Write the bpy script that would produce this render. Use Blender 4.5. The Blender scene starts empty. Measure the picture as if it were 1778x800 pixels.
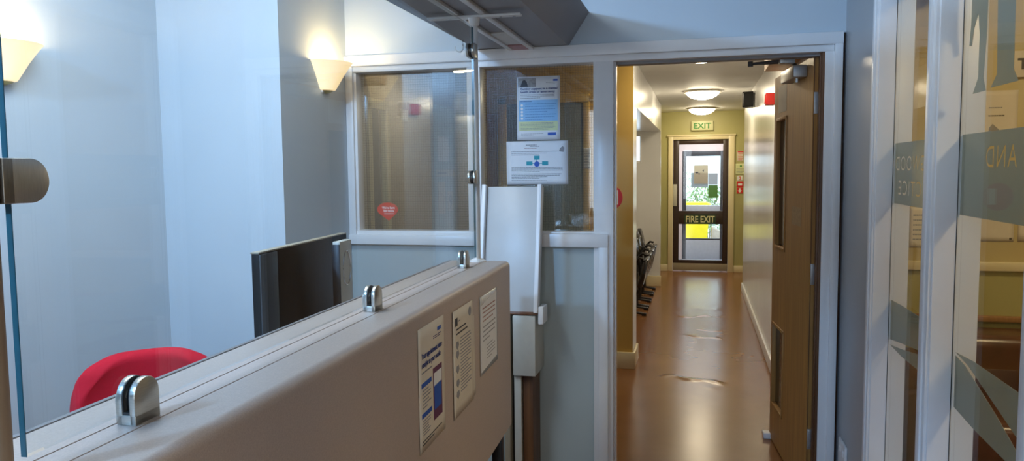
import bpy, bmesh, math, random
from mathutils import Matrix, Vector, Euler
random.seed(4)
PI = math.pi
scn = bpy.context.scene
COL = scn.collection
WM = {}                       # world matrix of every object that may be a parent

# ------------------------------------------------------------------ materials
def mat(name, col, rough=0.5, metal=0.0, var=0.0, scale=20.0, bump=0.0, stretch=(1, 1, 1), col2=None,
        emit=None, estr=0.0, spec=0.5, coat=0.0):
    m = bpy.data.materials.new(name); m.use_nodes = True
    nt = m.node_tree; b = nt.nodes['Principled BSDF']
    b.inputs['Base Color'].default_value = (*col, 1)
    b.inputs['Roughness'].default_value = rough
    b.inputs['Metallic'].default_value = metal
    b.inputs['Specular IOR Level'].default_value = spec
    b.inputs['Coat Weight'].default_value = coat
    b.inputs['Coat Roughness'].default_value = 0.12
    if emit:
        b.inputs['Emission Color'].default_value = (*emit, 1)
        b.inputs['Emission Strength'].default_value = estr
    if var or bump:
        tc = nt.nodes.new('ShaderNodeTexCoord'); mp = nt.nodes.new('ShaderNodeMapping')
        mp.inputs['Scale'].default_value = stretch
        nz = nt.nodes.new('ShaderNodeTexNoise'); nz.inputs['Scale'].default_value = scale
        nz.inputs['Detail'].default_value = 5
        nt.links.new(tc.outputs['Object'], mp.inputs['Vector']); nt.links.new(mp.outputs['Vector'], nz.inputs['Vector'])
        if var:
            rp = nt.nodes.new('ShaderNodeValToRGB')
            c2 = col2 or tuple(c * (1 - var) for c in col)
            c1 = col if col2 else tuple(min(1, c * (1 + var)) for c in col)
            rp.color_ramp.elements[0].color = (*c2, 1); rp.color_ramp.elements[1].color = (*c1, 1)
            rp.color_ramp.elements[0].position = 0.3; rp.color_ramp.elements[1].position = 0.7
            nt.links.new(nz.outputs['Fac'], rp.inputs['Fac']); nt.links.new(rp.outputs['Color'], b.inputs['Base Color'])
        if bump:
            bp = nt.nodes.new('ShaderNodeBump'); bp.inputs['Strength'].default_value = bump; bp.inputs['Distance'].default_value = 0.002
            nt.links.new(nz.outputs['Fac'], bp.inputs['Height']); nt.links.new(bp.outputs['Normal'], b.inputs['Normal'])
    return m

def glass_mat(name, tint=(0.96, 0.985, 0.98), wire=False, f0=0.045, dirt=0.0, refl=1.0):
    """Thin pane: transparent + mirror reflection by Schlick, wire mesh optional."""
    m = bpy.data.materials.new(name); m.use_nodes = True
    nt = m.node_tree; nt.nodes.clear(); N = nt.nodes.new; L = nt.links.new
    out = N('ShaderNodeOutputMaterial'); tr = N('ShaderNodeBsdfTransparent'); gl = N('ShaderNodeBsdfGlossy')
    tr.inputs['Color'].default_value = (*tint, 1); gl.inputs['Roughness'].default_value = 0.0
    geo = N('ShaderNodeNewGeometry'); dot = N('ShaderNodeVectorMath'); dot.operation = 'DOT_PRODUCT'
    L(geo.outputs['Incoming'], dot.inputs[0]); L(geo.outputs['Normal'], dot.inputs[1])
    def math_(op, a, b=None):
        n = N('ShaderNodeMath'); n.operation = op
        for i, v in enumerate((a, b)):
            if v is None: continue
            if isinstance(v, (int, float)): n.inputs[i].default_value = v
            else: L(v, n.inputs[i])
        return n.outputs[0]
    a = math_('ABSOLUTE', dot.outputs['Value']); a = math_('SUBTRACT', 1.0, a); a = math_('POWER', a, 5.0)
    a = math_('MULTIPLY', a, 1 - f0); a = math_('ADD', a, f0); a = math_('MULTIPLY', a, refl)
    mx = N('ShaderNodeMixShader'); L(a, mx.inputs[0]); L(tr.outputs[0], mx.inputs[1]); L(gl.outputs[0], mx.inputs[2])
    last = mx.outputs[0]
    if dirt:
        df = N('ShaderNodeBsdfDiffuse'); df.inputs['Color'].default_value = (0.8, 0.85, 0.85, 1)
        m3 = N('ShaderNodeMixShader'); m3.inputs[0].default_value = dirt; L(last, m3.inputs[1]); L(df.outputs[0], m3.inputs[2]); last = m3.outputs[0]
    if wire:
        tc = N('ShaderNodeTexCoord'); sp = N('ShaderNodeSeparateXYZ'); L(tc.outputs['Object'], sp.inputs[0])
        lines = []
        for k in ('X', 'Z'):
            v = math_('MULTIPLY', sp.outputs[k], 80.0); v = math_('FRACT', v); lines.append(math_('MULTIPLY', math_('LESS_THAN', v, 0.07), 0.5))
        ln = math_('MAXIMUM', lines[0], lines[1])
        df = N('ShaderNodeBsdfPrincipled'); df.inputs['Base Color'].default_value = (0.16, 0.15, 0.13, 1); df.inputs['Metallic'].default_value = 0.6
        m2 = N('ShaderNodeMixShader'); L(ln, m2.inputs[0]); L(last, m2.inputs[1]); L(df.outputs[0], m2.inputs[2]); last = m2.outputs[0]
    L(last, out.inputs['Surface'])
    return m

def frost_mat(name, col):
    m = bpy.data.materials.new(name); m.use_nodes = True
    nt = m.node_tree; nt.nodes.clear(); N = nt.nodes.new; L = nt.links.new
    out = N('ShaderNodeOutputMaterial'); tl = N('ShaderNodeBsdfTranslucent'); df = N('ShaderNodeBsdfDiffuse'); tr = N('ShaderNodeBsdfTransparent')
    for n in (tl, df): n.inputs['Color'].default_value = (*col, 1)
    m1 = N('ShaderNodeMixShader'); m1.inputs[0].default_value = 0.5; L(tl.outputs[0], m1.inputs[1]); L(df.outputs[0], m1.inputs[2])
    m2 = N('ShaderNodeMixShader'); m2.inputs[0].default_value = 0.10; L(m1.outputs[0], m2.inputs[1]); L(tr.outputs[0], m2.inputs[2])
    L(m2.outputs[0], out.inputs['Surface'])
    return m

def thin_paper(name, col):
    m = frost_mat(name, col); return m

def wood_mat(name, c1, c2, rough=0.45, scale=6.0):
    return mat(name, c1, rough, var=0.3, scale=scale, stretch=(9, 9, 0.35), col2=c2, bump=0.05)

M = {}
M['wall_blue'] = mat('pale_blue_paint', (0.56, 0.63, 0.68), 0.45, var=0.02, scale=3, bump=0.03)
M['panel_blue'] = mat('grey_blue_paint', (0.45, 0.52, 0.525), 0.4, var=0.02, scale=4, bump=0.02)
M['white_gloss'] = mat('white_gloss_paint', (0.84, 0.84, 0.84), 0.3, var=0.02, scale=8, bump=0.02)
M['flap_paint'] = mat('off_white_flap_paint', (0.58, 0.575, 0.56), 0.35, var=0.03, scale=8, bump=0.03)
M['grey_box'] = mat('grey_boxing_paint', (0.30, 0.29, 0.29), 0.5, var=0.02, scale=4)
M['strip_wall'] = mat('grey_satin_paint', (0.40, 0.42, 0.44), 0.28, var=0.02, scale=5, bump=0.03)
M['laminate'] = mat('warm_grey_laminate', (0.46, 0.375, 0.32), 0.38, var=0.10, scale=420)
M['back_strip'] = mat('dull_grey_strip', (0.20, 0.19, 0.19), 0.5, var=0.05, scale=30)
M['brown_pole'] = mat('beige_brown_pole', (0.30, 0.20, 0.12), 0.45, var=0.05, scale=20)  # browner and darker than the far pole
M['brown_floor'] = mat('brown_vinyl', (0.25, 0.105, 0.033), 0.22, var=0.12, scale=2.5, bump=0.03, col2=(0.205, 0.084, 0.026), spec=0.5)
M['office_floor'] = mat('brown_carpet', (0.12, 0.10, 0.09), 0.9, var=0.2, scale=150, bump=0.2)
M['cream_gloss'] = mat('cream_gloss_paint', (0.75, 0.755, 0.75), 0.22, var=0.03, scale=3, bump=0.05)
M['corr_ceil'] = mat('off_white_ceiling', (0.72, 0.72, 0.70), 0.6, var=0.02, scale=5)
M['lobby_ceil'] = mat('white_ceiling', (0.7, 0.72, 0.74), 0.7, var=0.02, scale=5)
M['ochre'] = mat('ochre_paint', (0.62, 0.41, 0.11), 0.4, var=0.03, scale=4)
M['brown_paint'] = mat('dull_brown_paint', (0.30, 0.21, 0.105), 0.3, var=0.04, scale=4)
M['olive'] = mat('olive_paint', (0.42, 0.39, 0.16), 0.45, var=0.03, scale=4)
M['cream_trim'] = mat('cream_trim_paint', (0.75, 0.66, 0.42), 0.3, var=0.02, scale=6)
M['oak'] = wood_mat('oak_veneer', (0.50, 0.255, 0.070), (0.33, 0.155, 0.040))
M['oak_mark'] = mat('worn_oak_patch', (0.40, 0.255, 0.12), 0.5, var=0.2, scale=60)
M['dark_wood'] = wood_mat('dark_brown_wood', (0.17, 0.075, 0.03), (0.09, 0.04, 0.018))
M['mid_wood'] = wood_mat('orange_brown_wood', (0.40, 0.20, 0.07), (0.28, 0.13, 0.045))
M['raw_edge'] = wood_mat('raw_chipboard_edge', (0.20, 0.08, 0.035), (0.12, 0.05, 0.02))
M['steel'] = mat('brushed_steel', (0.56, 0.54, 0.48), 0.32, metal=1.0, var=0.08, scale=60, stretch=(1, 1, 12))
M['chrome'] = mat('chrome', (0.75, 0.75, 0.75), 0.12, metal=1.0, var=0.02, scale=10)
M['dull_metal'] = mat('dull_grey_metal', (0.42, 0.43, 0.44), 0.38, metal=0.7, var=0.05, scale=40)
M['rubber'] = mat('black_rubber', (0.018, 0.02, 0.022), 0.5, var=0.1, scale=60)
M['black'] = mat('black_plastic', (0.016, 0.016, 0.017), 0.35, var=0.1, scale=50)
M['dark_strip'] = mat('charcoal_strip', (0.05, 0.055, 0.06), 0.4, spec=0.3, var=0.05)
M['gloss_black'] = mat('gloss_black_plastic', (0.008, 0.008, 0.009), 0.30, spec=0.08, var=0.1, scale=10)
M['dark_gloss_chair'] = mat('black_vinyl_upholstery', (0.012, 0.012, 0.014), 0.2, var=0.1, scale=30, bump=0.05)
M['red_fabric'] = mat('red_upholstery', (0.58, 0.012, 0.03), 0.8, spec=0.2, var=0.10, scale=300, bump=0.1)
M['red_plastic'] = mat('red_plastic', (0.55, 0.02, 0.015), 0.35, var=0.05, scale=30)
M['red_dark'] = mat('dull_red_plastic', (0.10, 0.012, 0.012), 0.4, var=0.05, scale=30)
M['red_sticker'] = mat('red_sticker', (0.62, 0.018, 0.012), 0.4, var=0.03, scale=30)
M['paper'] = mat('white_paper', (0.76, 0.77, 0.79), 0.6, var=0.02, scale=14)
M['cream_paper'] = mat('cream_paper', (0.66, 0.60, 0.50), 0.6, var=0.03, scale=14)
M['plastic_sleeve'] = mat('glossy_plastic_sleeve', (0.55, 0.54, 0.52), 0.15, var=0.1, scale=14)
M['ink'] = mat('dark_ink', (0.05, 0.05, 0.06), 0.6, var=0.05, scale=30)
M['ink_grey'] = mat('grey_ink', (0.25, 0.25, 0.27), 0.6, var=0.05, scale=30)
M['ink_blue'] = mat('navy_ink', (0.03, 0.05, 0.20), 0.6, var=0.05, scale=30)
M['ink_soft_blue'] = mat('soft_blue_ink', (0.13, 0.30, 0.55), 0.6, var=0.04, scale=30)
M['ink_red'] = mat('red_ink', (0.30, 0.12, 0.10), 0.6, var=0.05, scale=30)
M['nhs_blue'] = mat('blue_print', (0.02, 0.09, 0.42), 0.6, var=0.04, scale=30)
M['sky_print'] = mat('light_blue_print', (0.28, 0.52, 0.78), 0.6, var=0.04, scale=30)
M['lime_print'] = mat('pale_lime_print', (0.66, 0.70, 0.38), 0.6, var=0.04, scale=30)
M['teal_print'] = mat('teal_print', (0.015, 0.30, 0.38), 0.6, var=0.04, scale=30)
M['maroon_print'] = mat('maroon_print', (0.12, 0.03, 0.08), 0.6, var=0.04, scale=30)
M['photo_grey'] = mat('grey_print', (0.33, 0.33, 0.34), 0.6, var=0.3, scale=60)
M['white_print'] = mat('white_print', (0.85, 0.85, 0.85), 0.6, var=0.02, scale=30)
M['green_print'] = mat('green_print', (0.05, 0.26, 0.04), 0.5, var=0.04, scale=30)
M['green_photo'] = mat('green_photo_print', (0.12, 0.33, 0.04), 0.6, var=0.4, scale=20, col2=(0.12, 0.10, 0.06))
M['exit_cream'] = mat('luminous_cream_plastic', (0.62, 0.62, 0.36), 0.4, var=0.03, scale=30)
M['gold_letter'] = mat('pale_gold_lettering', (0.72, 0.70, 0.40), 0.4, var=0.05, scale=30)
M['dark_green'] = mat('dark_green_sign', (0.02, 0.05, 0.015), 0.4, var=0.05, scale=30)
M['bronze'] = mat('dark_brown_door_frame', (0.040, 0.022, 0.016), 0.35, var=0.1, scale=30)
M['grey_frame'] = mat('grey_door_frame', (0.055, 0.055, 0.062), 0.35, var=0.1, scale=30)
M['beige_metal'] = mat('beige_kick_plate', (0.34, 0.29, 0.21), 0.4, var=0.04, scale=30)
M['cream_plastic'] = mat('cream_plastic', (0.55, 0.54, 0.48), 0.35, var=0.03, scale=30)
M['yellow'] = mat('yellow_bin_plastic', (0.85, 0.62, 0.0), 0.5, var=0.05, scale=8)
M['tan'] = mat('tan_stone', (0.45, 0.36, 0.28), 0.8, var=0.15, scale=10)
M['paving'] = mat('pale_paving', (0.60, 0.62, 0.66), 0.8, var=0.08, scale=6)
M['leaf'] = mat('green_leaves', (0.34, 0.46, 0.20), 0.6, var=0.35, scale=9)
M['vest_wall'] = mat('pinkish_white_paint', (0.74, 0.63, 0.60), 0.5, var=0.02, scale=5)
M['rail_grey'] = mat('pale_grey_rail_paint', (0.50, 0.53, 0.58), 0.4, var=0.05, scale=20)
M['vest_floor'] = mat('blue_grey_mat', (0.55, 0.62, 0.76), 0.4, var=0.1, scale=60)
M['leather'] = mat('brown_leather', (0.085, 0.030, 0.018), 0.28, var=0.3, scale=12, bump=0.25)
M['grey_door'] = mat('grey_green_paint', (0.20, 0.20, 0.15), 0.35, var=0.03, scale=5)
M['wait_wall'] = mat('golden_olive_paint', (0.52, 0.43, 0.22), 0.45, var=0.03, scale=5)
M['brass'] = mat('dull_brass', (0.45, 0.33, 0.12), 0.3, metal=1.0, var=0.1, scale=30)
M['lit_cream'] = thin_paper('thin_cream_paper', (0.62, 0.52, 0.36)); M['lit_grey'] = thin_paper('thin_grey_paper', (0.45, 0.45, 0.45)); M['lit_green'] = thin_paper('thin_green_paper', (0.13, 0.24, 0.05))
M['glass'] = glass_mat('clear_glass', refl=0.5)
M['screen_glass'] = glass_mat('clear_screen_glass', (0.97, 0.985, 0.985), dirt=0.003)
M['wired'] = glass_mat('wired_glass', (0.90, 0.92, 0.89), wire=True, f0=0.11)
M['glass_edge'] = mat('teal_glass_edge', (0.030, 0.12, 0.145), 0.2, var=0.1, scale=20)
M['dark_pane'] = mat('dark_vision_glass', (0.035, 0.02, 0.012), 0.12, var=0.1, scale=4)
M['frost'] = frost_mat('frosted_vinyl', (0.46, 0.48, 0.40))
M['sconce'] = mat('alabaster_glass', (0.80, 0.72, 0.55), 0.35, var=0.06, scale=14, emit=(1.0, 0.72, 0.36), estr=0.8)
M['dome'] = mat('lit_opal_glass', (0.85, 0.8, 0.7), 0.3, var=0.03, scale=10, emit=(1.0, 0.85, 0.60), estr=30.0)
M['dome_wait'] = mat('warm_lit_opal_glass', (0.85, 0.8, 0.7), 0.3, var=0.03, scale=10, emit=(1.0, 0.74, 0.40), estr=50.0)
M['dome_ring'] = mat('white_lamp_rim', (0.72, 0.66, 0.55), 0.3, var=0.02, scale=20)
M['tube_cover'] = mat('cream_diffuser', (0.62, 0.60, 0.55), 0.35, var=0.04, scale=8)
M['pink_end'] = mat('dusty_pink_plastic', (0.42, 0.22, 0.22), 0.5, var=0.04, scale=20)
M['white_metal'] = mat('white_powder_coat', (0.74, 0.73, 0.70), 0.35, var=0.02, scale=20)

# ------------------------------------------------------------------ mesh helper
class MB:
    def __init__(s): s.bm = bmesh.new()
    def _add(s, tmp, mt=None):
        if mt is not None: bmesh.ops.transform(tmp, matrix=mt, verts=tmp.verts)
        me = bpy.data.meshes.new('t'); tmp.to_mesh(me); tmp.free(); s.bm.from_mesh(me); bpy.data.meshes.remove(me); return s
    def box(s, x0, x1, y0, y1, z0, z1, bev=0.0, seg=2, mt=None):
        t = bmesh.new(); bmesh.ops.create_cube(t, size=1)
        for v in t.verts: v.co = Vector(((x0 + x1) / 2 + v.co.x * (x1 - x0), (y0 + y1) / 2 + v.co.y * (y1 - y0), (z0 + z1) / 2 + v.co.z * (z1 - z0)))
        if bev: bmesh.ops.bevel(t, geom=t.edges[:], offset=bev, segments=seg, affect='EDGES', profile=0.5)
        return s._add(t, mt)
    def prism(s, pts, axis, a, b, mt=None, bev=0.0):
        """pts 2D outline; axis 'x' (pts=y,z), 'y' (pts=x,z), 'z' (pts=x,y) extruded a..b."""
        t = bmesh.new()
        def P(p, h): return {'x': (h, p[0], p[1]), 'y': (p[0], h, p[1]), 'z': (p[0], p[1], h)}[axis]
        A = [t.verts.new(P(p, a)) for p in pts]; B = [t.verts.new(P(p, b)) for p in pts]
        n = len(pts); t.faces.new(A); t.faces.new(B[::-1])
        for i in range(n): t.faces.new((A[i], B[i], B[(i + 1) % n], A[(i + 1) % n]))
        bmesh.ops.recalc_face_normals(t, faces=t.faces)
        if bev: bmesh.ops.bevel(t, geom=t.edges[:], offset=bev, segments=2, affect='EDGES', profile=0.5)
        return s._add(t, mt)
    def cyl(s, p, q, r, r2=None, n=24, caps=True):
        p, q = Vector(p), Vector(q); d = q - p; t = bmesh.new()
        bmesh.ops.create_cone(t, cap_ends=caps, segments=n, radius1=r, radius2=r if r2 is None else r2, depth=d.length)
        return s._add(t, Matrix.Translation((p + q) / 2) @ d.to_track_quat('Z', 'Y').to_matrix().to_4x4())
    def tube(s, pts, r, n=10):
        pts = [Vector(p) for p in pts]; t = bmesh.new(); rings = []
        for i, p in enumerate(pts):
            d = (pts[min(i + 1, len(pts) - 1)] - pts[max(i - 1, 0)]).normalized()
            q = d.to_track_quat('Z', 'Y'); rings.append([t.verts.new(p + q @ Vector((r * math.cos(2 * PI * k / n), r * math.sin(2 * PI * k / n), 0))) for k in range(n)])
        for a, b in zip(rings, rings[1:]):
            for k in range(n): t.faces.new((a[k], a[(k + 1) % n], b[(k + 1) % n], b[k]))
        t.faces.new(rings[0][::-1]); t.faces.new(rings[-1])
        bmesh.ops.recalc_face_normals(t, faces=t.faces)
        return s._add(t)
    def lathe(s, prof, c, n=32, a0=0.0, a1=2 * PI):
        """prof [(r,z)] about the vertical axis at c."""
        t = bmesh.new(); full = abs(a1 - a0 - 2 * PI) < 1e-6; rings = []
        for i in range(n if full else n + 1):
            a = a0 + (a1 - a0) * i / n
            rings.append([t.verts.new((c[0] + r * math.cos(a), c[1] + r * math.sin(a), c[2] + z)) for r, z in prof])
        m = len(rings)
        for i in range(m if full else m - 1):
            A, B = rings[i], rings[(i + 1) % m]
            for k in range(len(prof) - 1): t.faces.new((A[k], B[k], B[k + 1], A[k + 1]))
        bmesh.ops.remove_doubles(t, verts=t.verts, dist=1e-5)
        bmesh.ops.recalc_face_normals(t, faces=t.faces)
        return s._add(t)
    def build(s, name, material, parent=None, local=False, smooth=0.6, thick=0.0, sub=0):
        o = bpy.data.objects.new(name, None) if False else None
        me = bpy.data.meshes.new(name)
        W = Matrix.Identity(4)
        if parent is not None:
            W = WM[parent.name]
            if not local: bmesh.ops.transform(s.bm, matrix=W.inverted(), verts=s.bm.verts)
        else:
            vs = [v.co for v in s.bm.verts]
            c = Vector(((min(v.x for v in vs) + max(v.x for v in vs)) / 2, (min(v.y for v in vs) + max(v.y for v in vs)) / 2, min(v.z for v in vs)))
            bmesh.ops.translate(s.bm, vec=-c, verts=s.bm.verts); W = Matrix.Translation(c)
        if smooth:
            for f in s.bm.faces: f.smooth = True
            for e in s.bm.edges:
                if len(e.link_faces) == 2 and e.calc_face_angle(0) > smooth: e.smooth = False
        s.bm.to_mesh(me); s.bm.free()
        me.materials.append(material)
        o = bpy.data.objects.new(name, me); COL.objects.link(o)
        if parent is not None: o.parent = parent
        else: o.matrix_world = W; o.location = W.translation
        if thick:
            md = o.modifiers.new('thickness', 'SOLIDIFY'); md.thickness = thick; md.offset = 0
        if sub:
            md = o.modifiers.new('smooth', 'SUBSURF'); md.levels = sub; md.render_levels = sub
        WM[o.name] = W
        return o

def tag(o, label, cat=None, group=None, kind=None):
    o['label'] = label
    if cat: o['category'] = cat
    if group: o['group'] = group
    if kind: o['kind'] = kind
    return o
def root(name, loc=(0, 0, 0), rz=0.0, label=None, cat=None, group=None, kind=None, matrix=None):
    o = bpy.data.objects.new(name, None); COL.objects.link(o); o.empty_display_size = 0.1
    W = matrix if matrix is not None else Matrix.Translation(loc) @ Matrix.Rotation(rz, 4, 'Z')
    o.matrix_world = W; o.location = W.translation; o.rotation_euler = W.to_euler()
    WM[o.name] = W
    if label: tag(o, label, cat, group, kind)
    return o
def dup(o, loc, label, rz=None, group=None):
    def rec(x, p):
        c = x.copy(); COL.objects.link(c)
        if p: c.parent = p
        for ch in [k for k in x.children]: rec(ch, c)
        return c
    c = rec(o, None); c.location = loc
    if rz is not None: c.rotation_euler = (0, 0, rz)
    c['label'] = label
    if group: c['group'] = group
    WM[c.name] = Matrix.Translation(loc) @ Matrix.Rotation(c.rotation_euler.z, 4, 'Z')
    return c
def struct(name, mb, m, label, cat='wall', parent=None, **k):
    o = mb.build(name, m, parent, **k)
    if parent is None: tag(o, label, cat, kind='structure')
    return o
def text(body, name, material, parent, mt, size, width=None, bold=0.0, ext=0.0002, align='LEFT'):
    """Lettering in the parent's local space; mt places the text's origin."""
    cu = bpy.data.curves.new(name, 'FONT'); cu.body = body; cu.size = size; cu.extrude = ext; cu.offset = bold
    cu.align_x = align; cu.materials.append(material); cu.resolution_u = 3
    o = bpy.data.objects.new(name, cu); COL.objects.link(o)
    bpy.context.view_layer.update()
    sx = 1.0
    if width: sx = width / max(o.dimensions.x, 1e-6)
    me = bpy.data.meshes.new_from_object(o.evaluated_get(bpy.context.evaluated_depsgraph_get()))
    bpy.data.objects.remove(o); bpy.data.curves.remove(cu)
    o = bpy.data.objects.new(name, me); COL.objects.link(o)
    if not me.materials: me.materials.append(material)
    o.parent = parent; W = mt @ Matrix.Diagonal((sx, 1, 1, 1))
    o.matrix_basis = W; WM[o.name] = WM[parent.name] @ W
    return o
def frame_m(o, right, up):
    r = Vector(right).normalized(); u = Vector(up); u = (u - r * u.dot(r)).normalized(); n = r.cross(u)
    m = Matrix.Identity(4)
    for i in range(3): m[i][0], m[i][1], m[i][2], m[i][3] = r[i], u[i], n[i], o[i]
    return m
T = Matrix.Translation

def poster(name, label, cat, mt, w, h, items, group=None, paper='paper', thick=0.0006, parent=None, curl=0.0):
    """A printed sheet: paper as the thing's own mesh, print as parts. Local X right, Y up, +Z towards the reader."""
    mb = MB(); t = bmesh.new(); nx, ny = 8, 10
    g = [[t.verts.new((w * i / nx, h * j / ny, curl * (math.sin(3.1 * i / nx + 2.3 * j / ny) * 0.5 + 0.5) * (1 - j / ny))) for i in range(nx + 1)] for j in range(ny + 1)]
    for j in range(ny):
        for i in range(nx): t.faces.new((g[j][i], g[j][i + 1], g[j + 1][i + 1], g[j + 1][i]))
    mb._add(t)
    me_o = bpy.data.objects.new(name, None)
    W = mt
    bm = mb.bm
    me = bpy.data.meshes.new(name)
    for f in bm.faces: f.smooth = True
    bm.to_mesh(me); bm.free(); me.materials.append(M[paper])
    bpy.data.objects.remove(me_o)
    o = bpy.data.objects.new(name, me); COL.objects.link(o)
    if parent is None:
        o.matrix_world = W; o.location = W.translation; o.rotation_euler = W.to_euler(); WM[o.name] = W
        tag(o, label, cat, group)
    else:
        L_ = WM[parent.name].inverted() @ W
        o.parent = parent; o.matrix_basis = L_; WM[o.name] = W
    md = o.modifiers.new('thickness', 'SOLIDIFY'); md.thickness = thick; md.offset = -1
    zz = curl + 0.0005
    for it in items:
        k = it[0]
        if k == 'rect':
            _, nm, x0, y0, x1, y1, c = it; MB().box(x0, x1, y0, y1, 0.0, zz, 0).build(nm, M[c], o, local=True, smooth=0)
        elif k == 'disc':
            _, nm, x, y, r, c = it; MB().cyl((x, y, 0), (x, y, zz + 0.0003), r, n=24).build(nm, M[c], o, local=True)
        elif k == 'poly':
            _, nm, pts, c = it; MB().prism(pts, 'z', 0.0, zz + 0.0003).build(nm, M[c], o, local=True, smooth=0)
        elif k == 'lines':
            _, nm, x0, y0, x1, y1, n, c = it
            b = MB(); rr = random.Random(int(1000 * (x0 + y0 + x1)) + n); ph = (y1 - y0) / n
            for q in range(n):
                y = y1 - (q + 0.5) * ph; x = x0; xe = x1 - (x1 - x0) * rr.choice((0, 0.03, 0.06, 0.3) if q < n - 1 else (0.2, 0.45))
                while x < xe:
                    ww = min(rr.uniform(0.004, 0.014), xe - x); b.box(x, x + ww, y - ph * 0.15, y + ph * 0.15, 0, zz + 0.0004); x += ww + 0.0018
            b.build(nm, M[c], o, local=True, smooth=0)
        elif k == 'text':
            _, nm, s, x, y, sz, c, wd = it; text(s, nm, M[c], o, T((x, y, zz + 0.0004)), sz, wd, bold=sz * 0.02)
    return o

# ================================================================== SHELL
PY = 3.55                                   # face of the timber and glass partition
CZ = 2.40; LZ = 2.75                        # corridor / lobby ceilings
# floors
mb = MB(); t = bmesh.new()
X = [-3.0, -0.49, 0.557, 4.0]
def ridge(x, y):
    z = 0.0
    for (y0, x0, x1, h, w, ph) in ((8.09, -0.24, 0.27, 0.010, 0.05, 0.0), (7.38, -0.05, 0.26, 0.008, 0.06, 1.0), (7.08, -0.18, 0.24, 0.010, 0.05, 2.0),
                                   (7.25, 0.12, 0.28, 0.008, 0.05, 0.6), (5.62, -0.30, 0.25, 0.010, 0.05, 3.0), (5.50, 0.0, 0.16, 0.006, 0.05, 4.0), (8.5, -0.25, 0.3, 0.004, 0.12, 1.2)):
        yc = y0 + 0.05 * math.sin(9 * x + ph) + 0.03 * math.sin(23 * x + 2 * ph)
        f = max(0.0, min(1.0, (x - x0) / 0.12)) * max(0.0, min(1.0, (x1 - x) / 0.12)) * (0.65 + 0.35 * math.sin(31 * x + ph))
        z += 0.8 * h * f * math.exp(-((y - yc) / w) ** 2 * 2.2)
    return z
def grid(x0, x1, y0, y1, nx, ny, fn=None):
    V = [[t.verts.new((x0 + (x1 - x0) * i / nx, y0 + (y1 - y0) * j / ny, 0)) for i in range(nx + 1)] for j in range(ny + 1)]
    for j in range(ny):
        for i in range(nx): t.faces.new((V[j][i], V[j][i + 1], V[j + 1][i + 1], V[j + 1][i]))
    if fn:
        for r in V:
            for v in r: v.co.z = fn(v.co.x, v.co.y)
grid(-3.0, -0.49, -1.0, 11.85, 1, 1); grid(0.557, 4.2, -1.0, 11.85, 1, 1)
grid(-0.49, 0.557, -1.0, 5.1, 1, 1); grid(-0.49, 0.557, 9.1, 11.85, 1, 1); grid(-0.49, 0.557, 5.1, 9.1, 52, 270, ridge)
mb._add(t)
floor = struct('floor', mb, M['brown_floor'], 'glossy brown vinyl floor with wrinkles running down the corridor', 'floor', smooth=0.9)

cb = MB(); cb.box(-3.0, -1.7, -1.0, PY + 0.1, LZ, LZ + 0.1); cb.box(-1.0, 4.2, -1.0, PY + 0.1, LZ, LZ + 0.1); cb.box(-1.7, -1.0, -1.0, 1.0, LZ, LZ + 0.1); cb.box(-1.7, -1.0, 2.3, PY + 0.1, LZ, LZ + 0.1)  # gap left in the ceiling for the added staff fill light
struct('ceiling', cb, M['lobby_ceil'], 'white ceiling over the reception lobby', 'ceiling')
struct('ceiling', MB().box(-3.0, 1.2, PY + 0.1, 11.8, CZ, CZ + 0.1), M['corr_ceil'], 'off white ceiling along the corridor with round lamps', 'ceiling')

# reception left wall with recess, openings behind the camera
YB = 2.925; XL = -2.333; XC = -1.735
b = MB().box(XL - 0.1, XL, -1.0, YB, 0, LZ)
struct('wall_left', b, M['wall_blue'], 'pale blue wall behind the reception desk with a lit sconce')
struct('wall_breast', MB().box(XL - 0.1, XC, YB, PY + 0.1, 0, LZ), M['wall_blue'], 'projecting blue grey wall corner carrying the sconce next to the wired window')
# back wall (behind the camera) with a high window and an opening for an added fill light
BY = -0.9
b = MB()
b.box(XL - 0.1, -0.60, BY - 0.1, BY, 0, 2.42); b.box(-0.22, 4.2, BY - 0.1, BY, 0, 2.42); b.box(-0.60, -0.22, BY - 0.1, BY, 0, 0.6); b.box(-0.60, -0.22, BY - 0.1, BY, 2.2, 2.42); b.box(XL - 0.1, -1.78, BY - 0.1, BY, 2.42, 2.70); b.box(-1.45, 4.2, BY - 0.1, BY, 2.42, 2.70); b.box(XL - 0.1, 4.2, BY - 0.1, BY, 2.70, LZ)
struct('wall_back', b, M['grey_box'], 'grey lobby wall behind the viewpoint with a high window and an added light opening')

# partition: wall above the frame and panel below
b = MB(); b.box(XC, 0.63, PY + 0.005, PY + 0.1, 2.13, LZ); b.box(XC, -0.456, PY + 0.01, PY + 0.09, 0, 1.19)
pw = MB(); pw.box(XC, 0.63, PY + 0.005, PY + 0.1, 2.13, LZ)
struct('wall_front', pw, M['wall_blue'], 'blue wall above the white window and door frame')
b.bm.free()
pp = MB(); pp.box(XC, -0.40, PY + 0.015, PY + 0.085, 0, 1.19)
struct('wall_partition', pp, M['panel_blue'], 'grey blue panel below the wired glass window')

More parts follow.
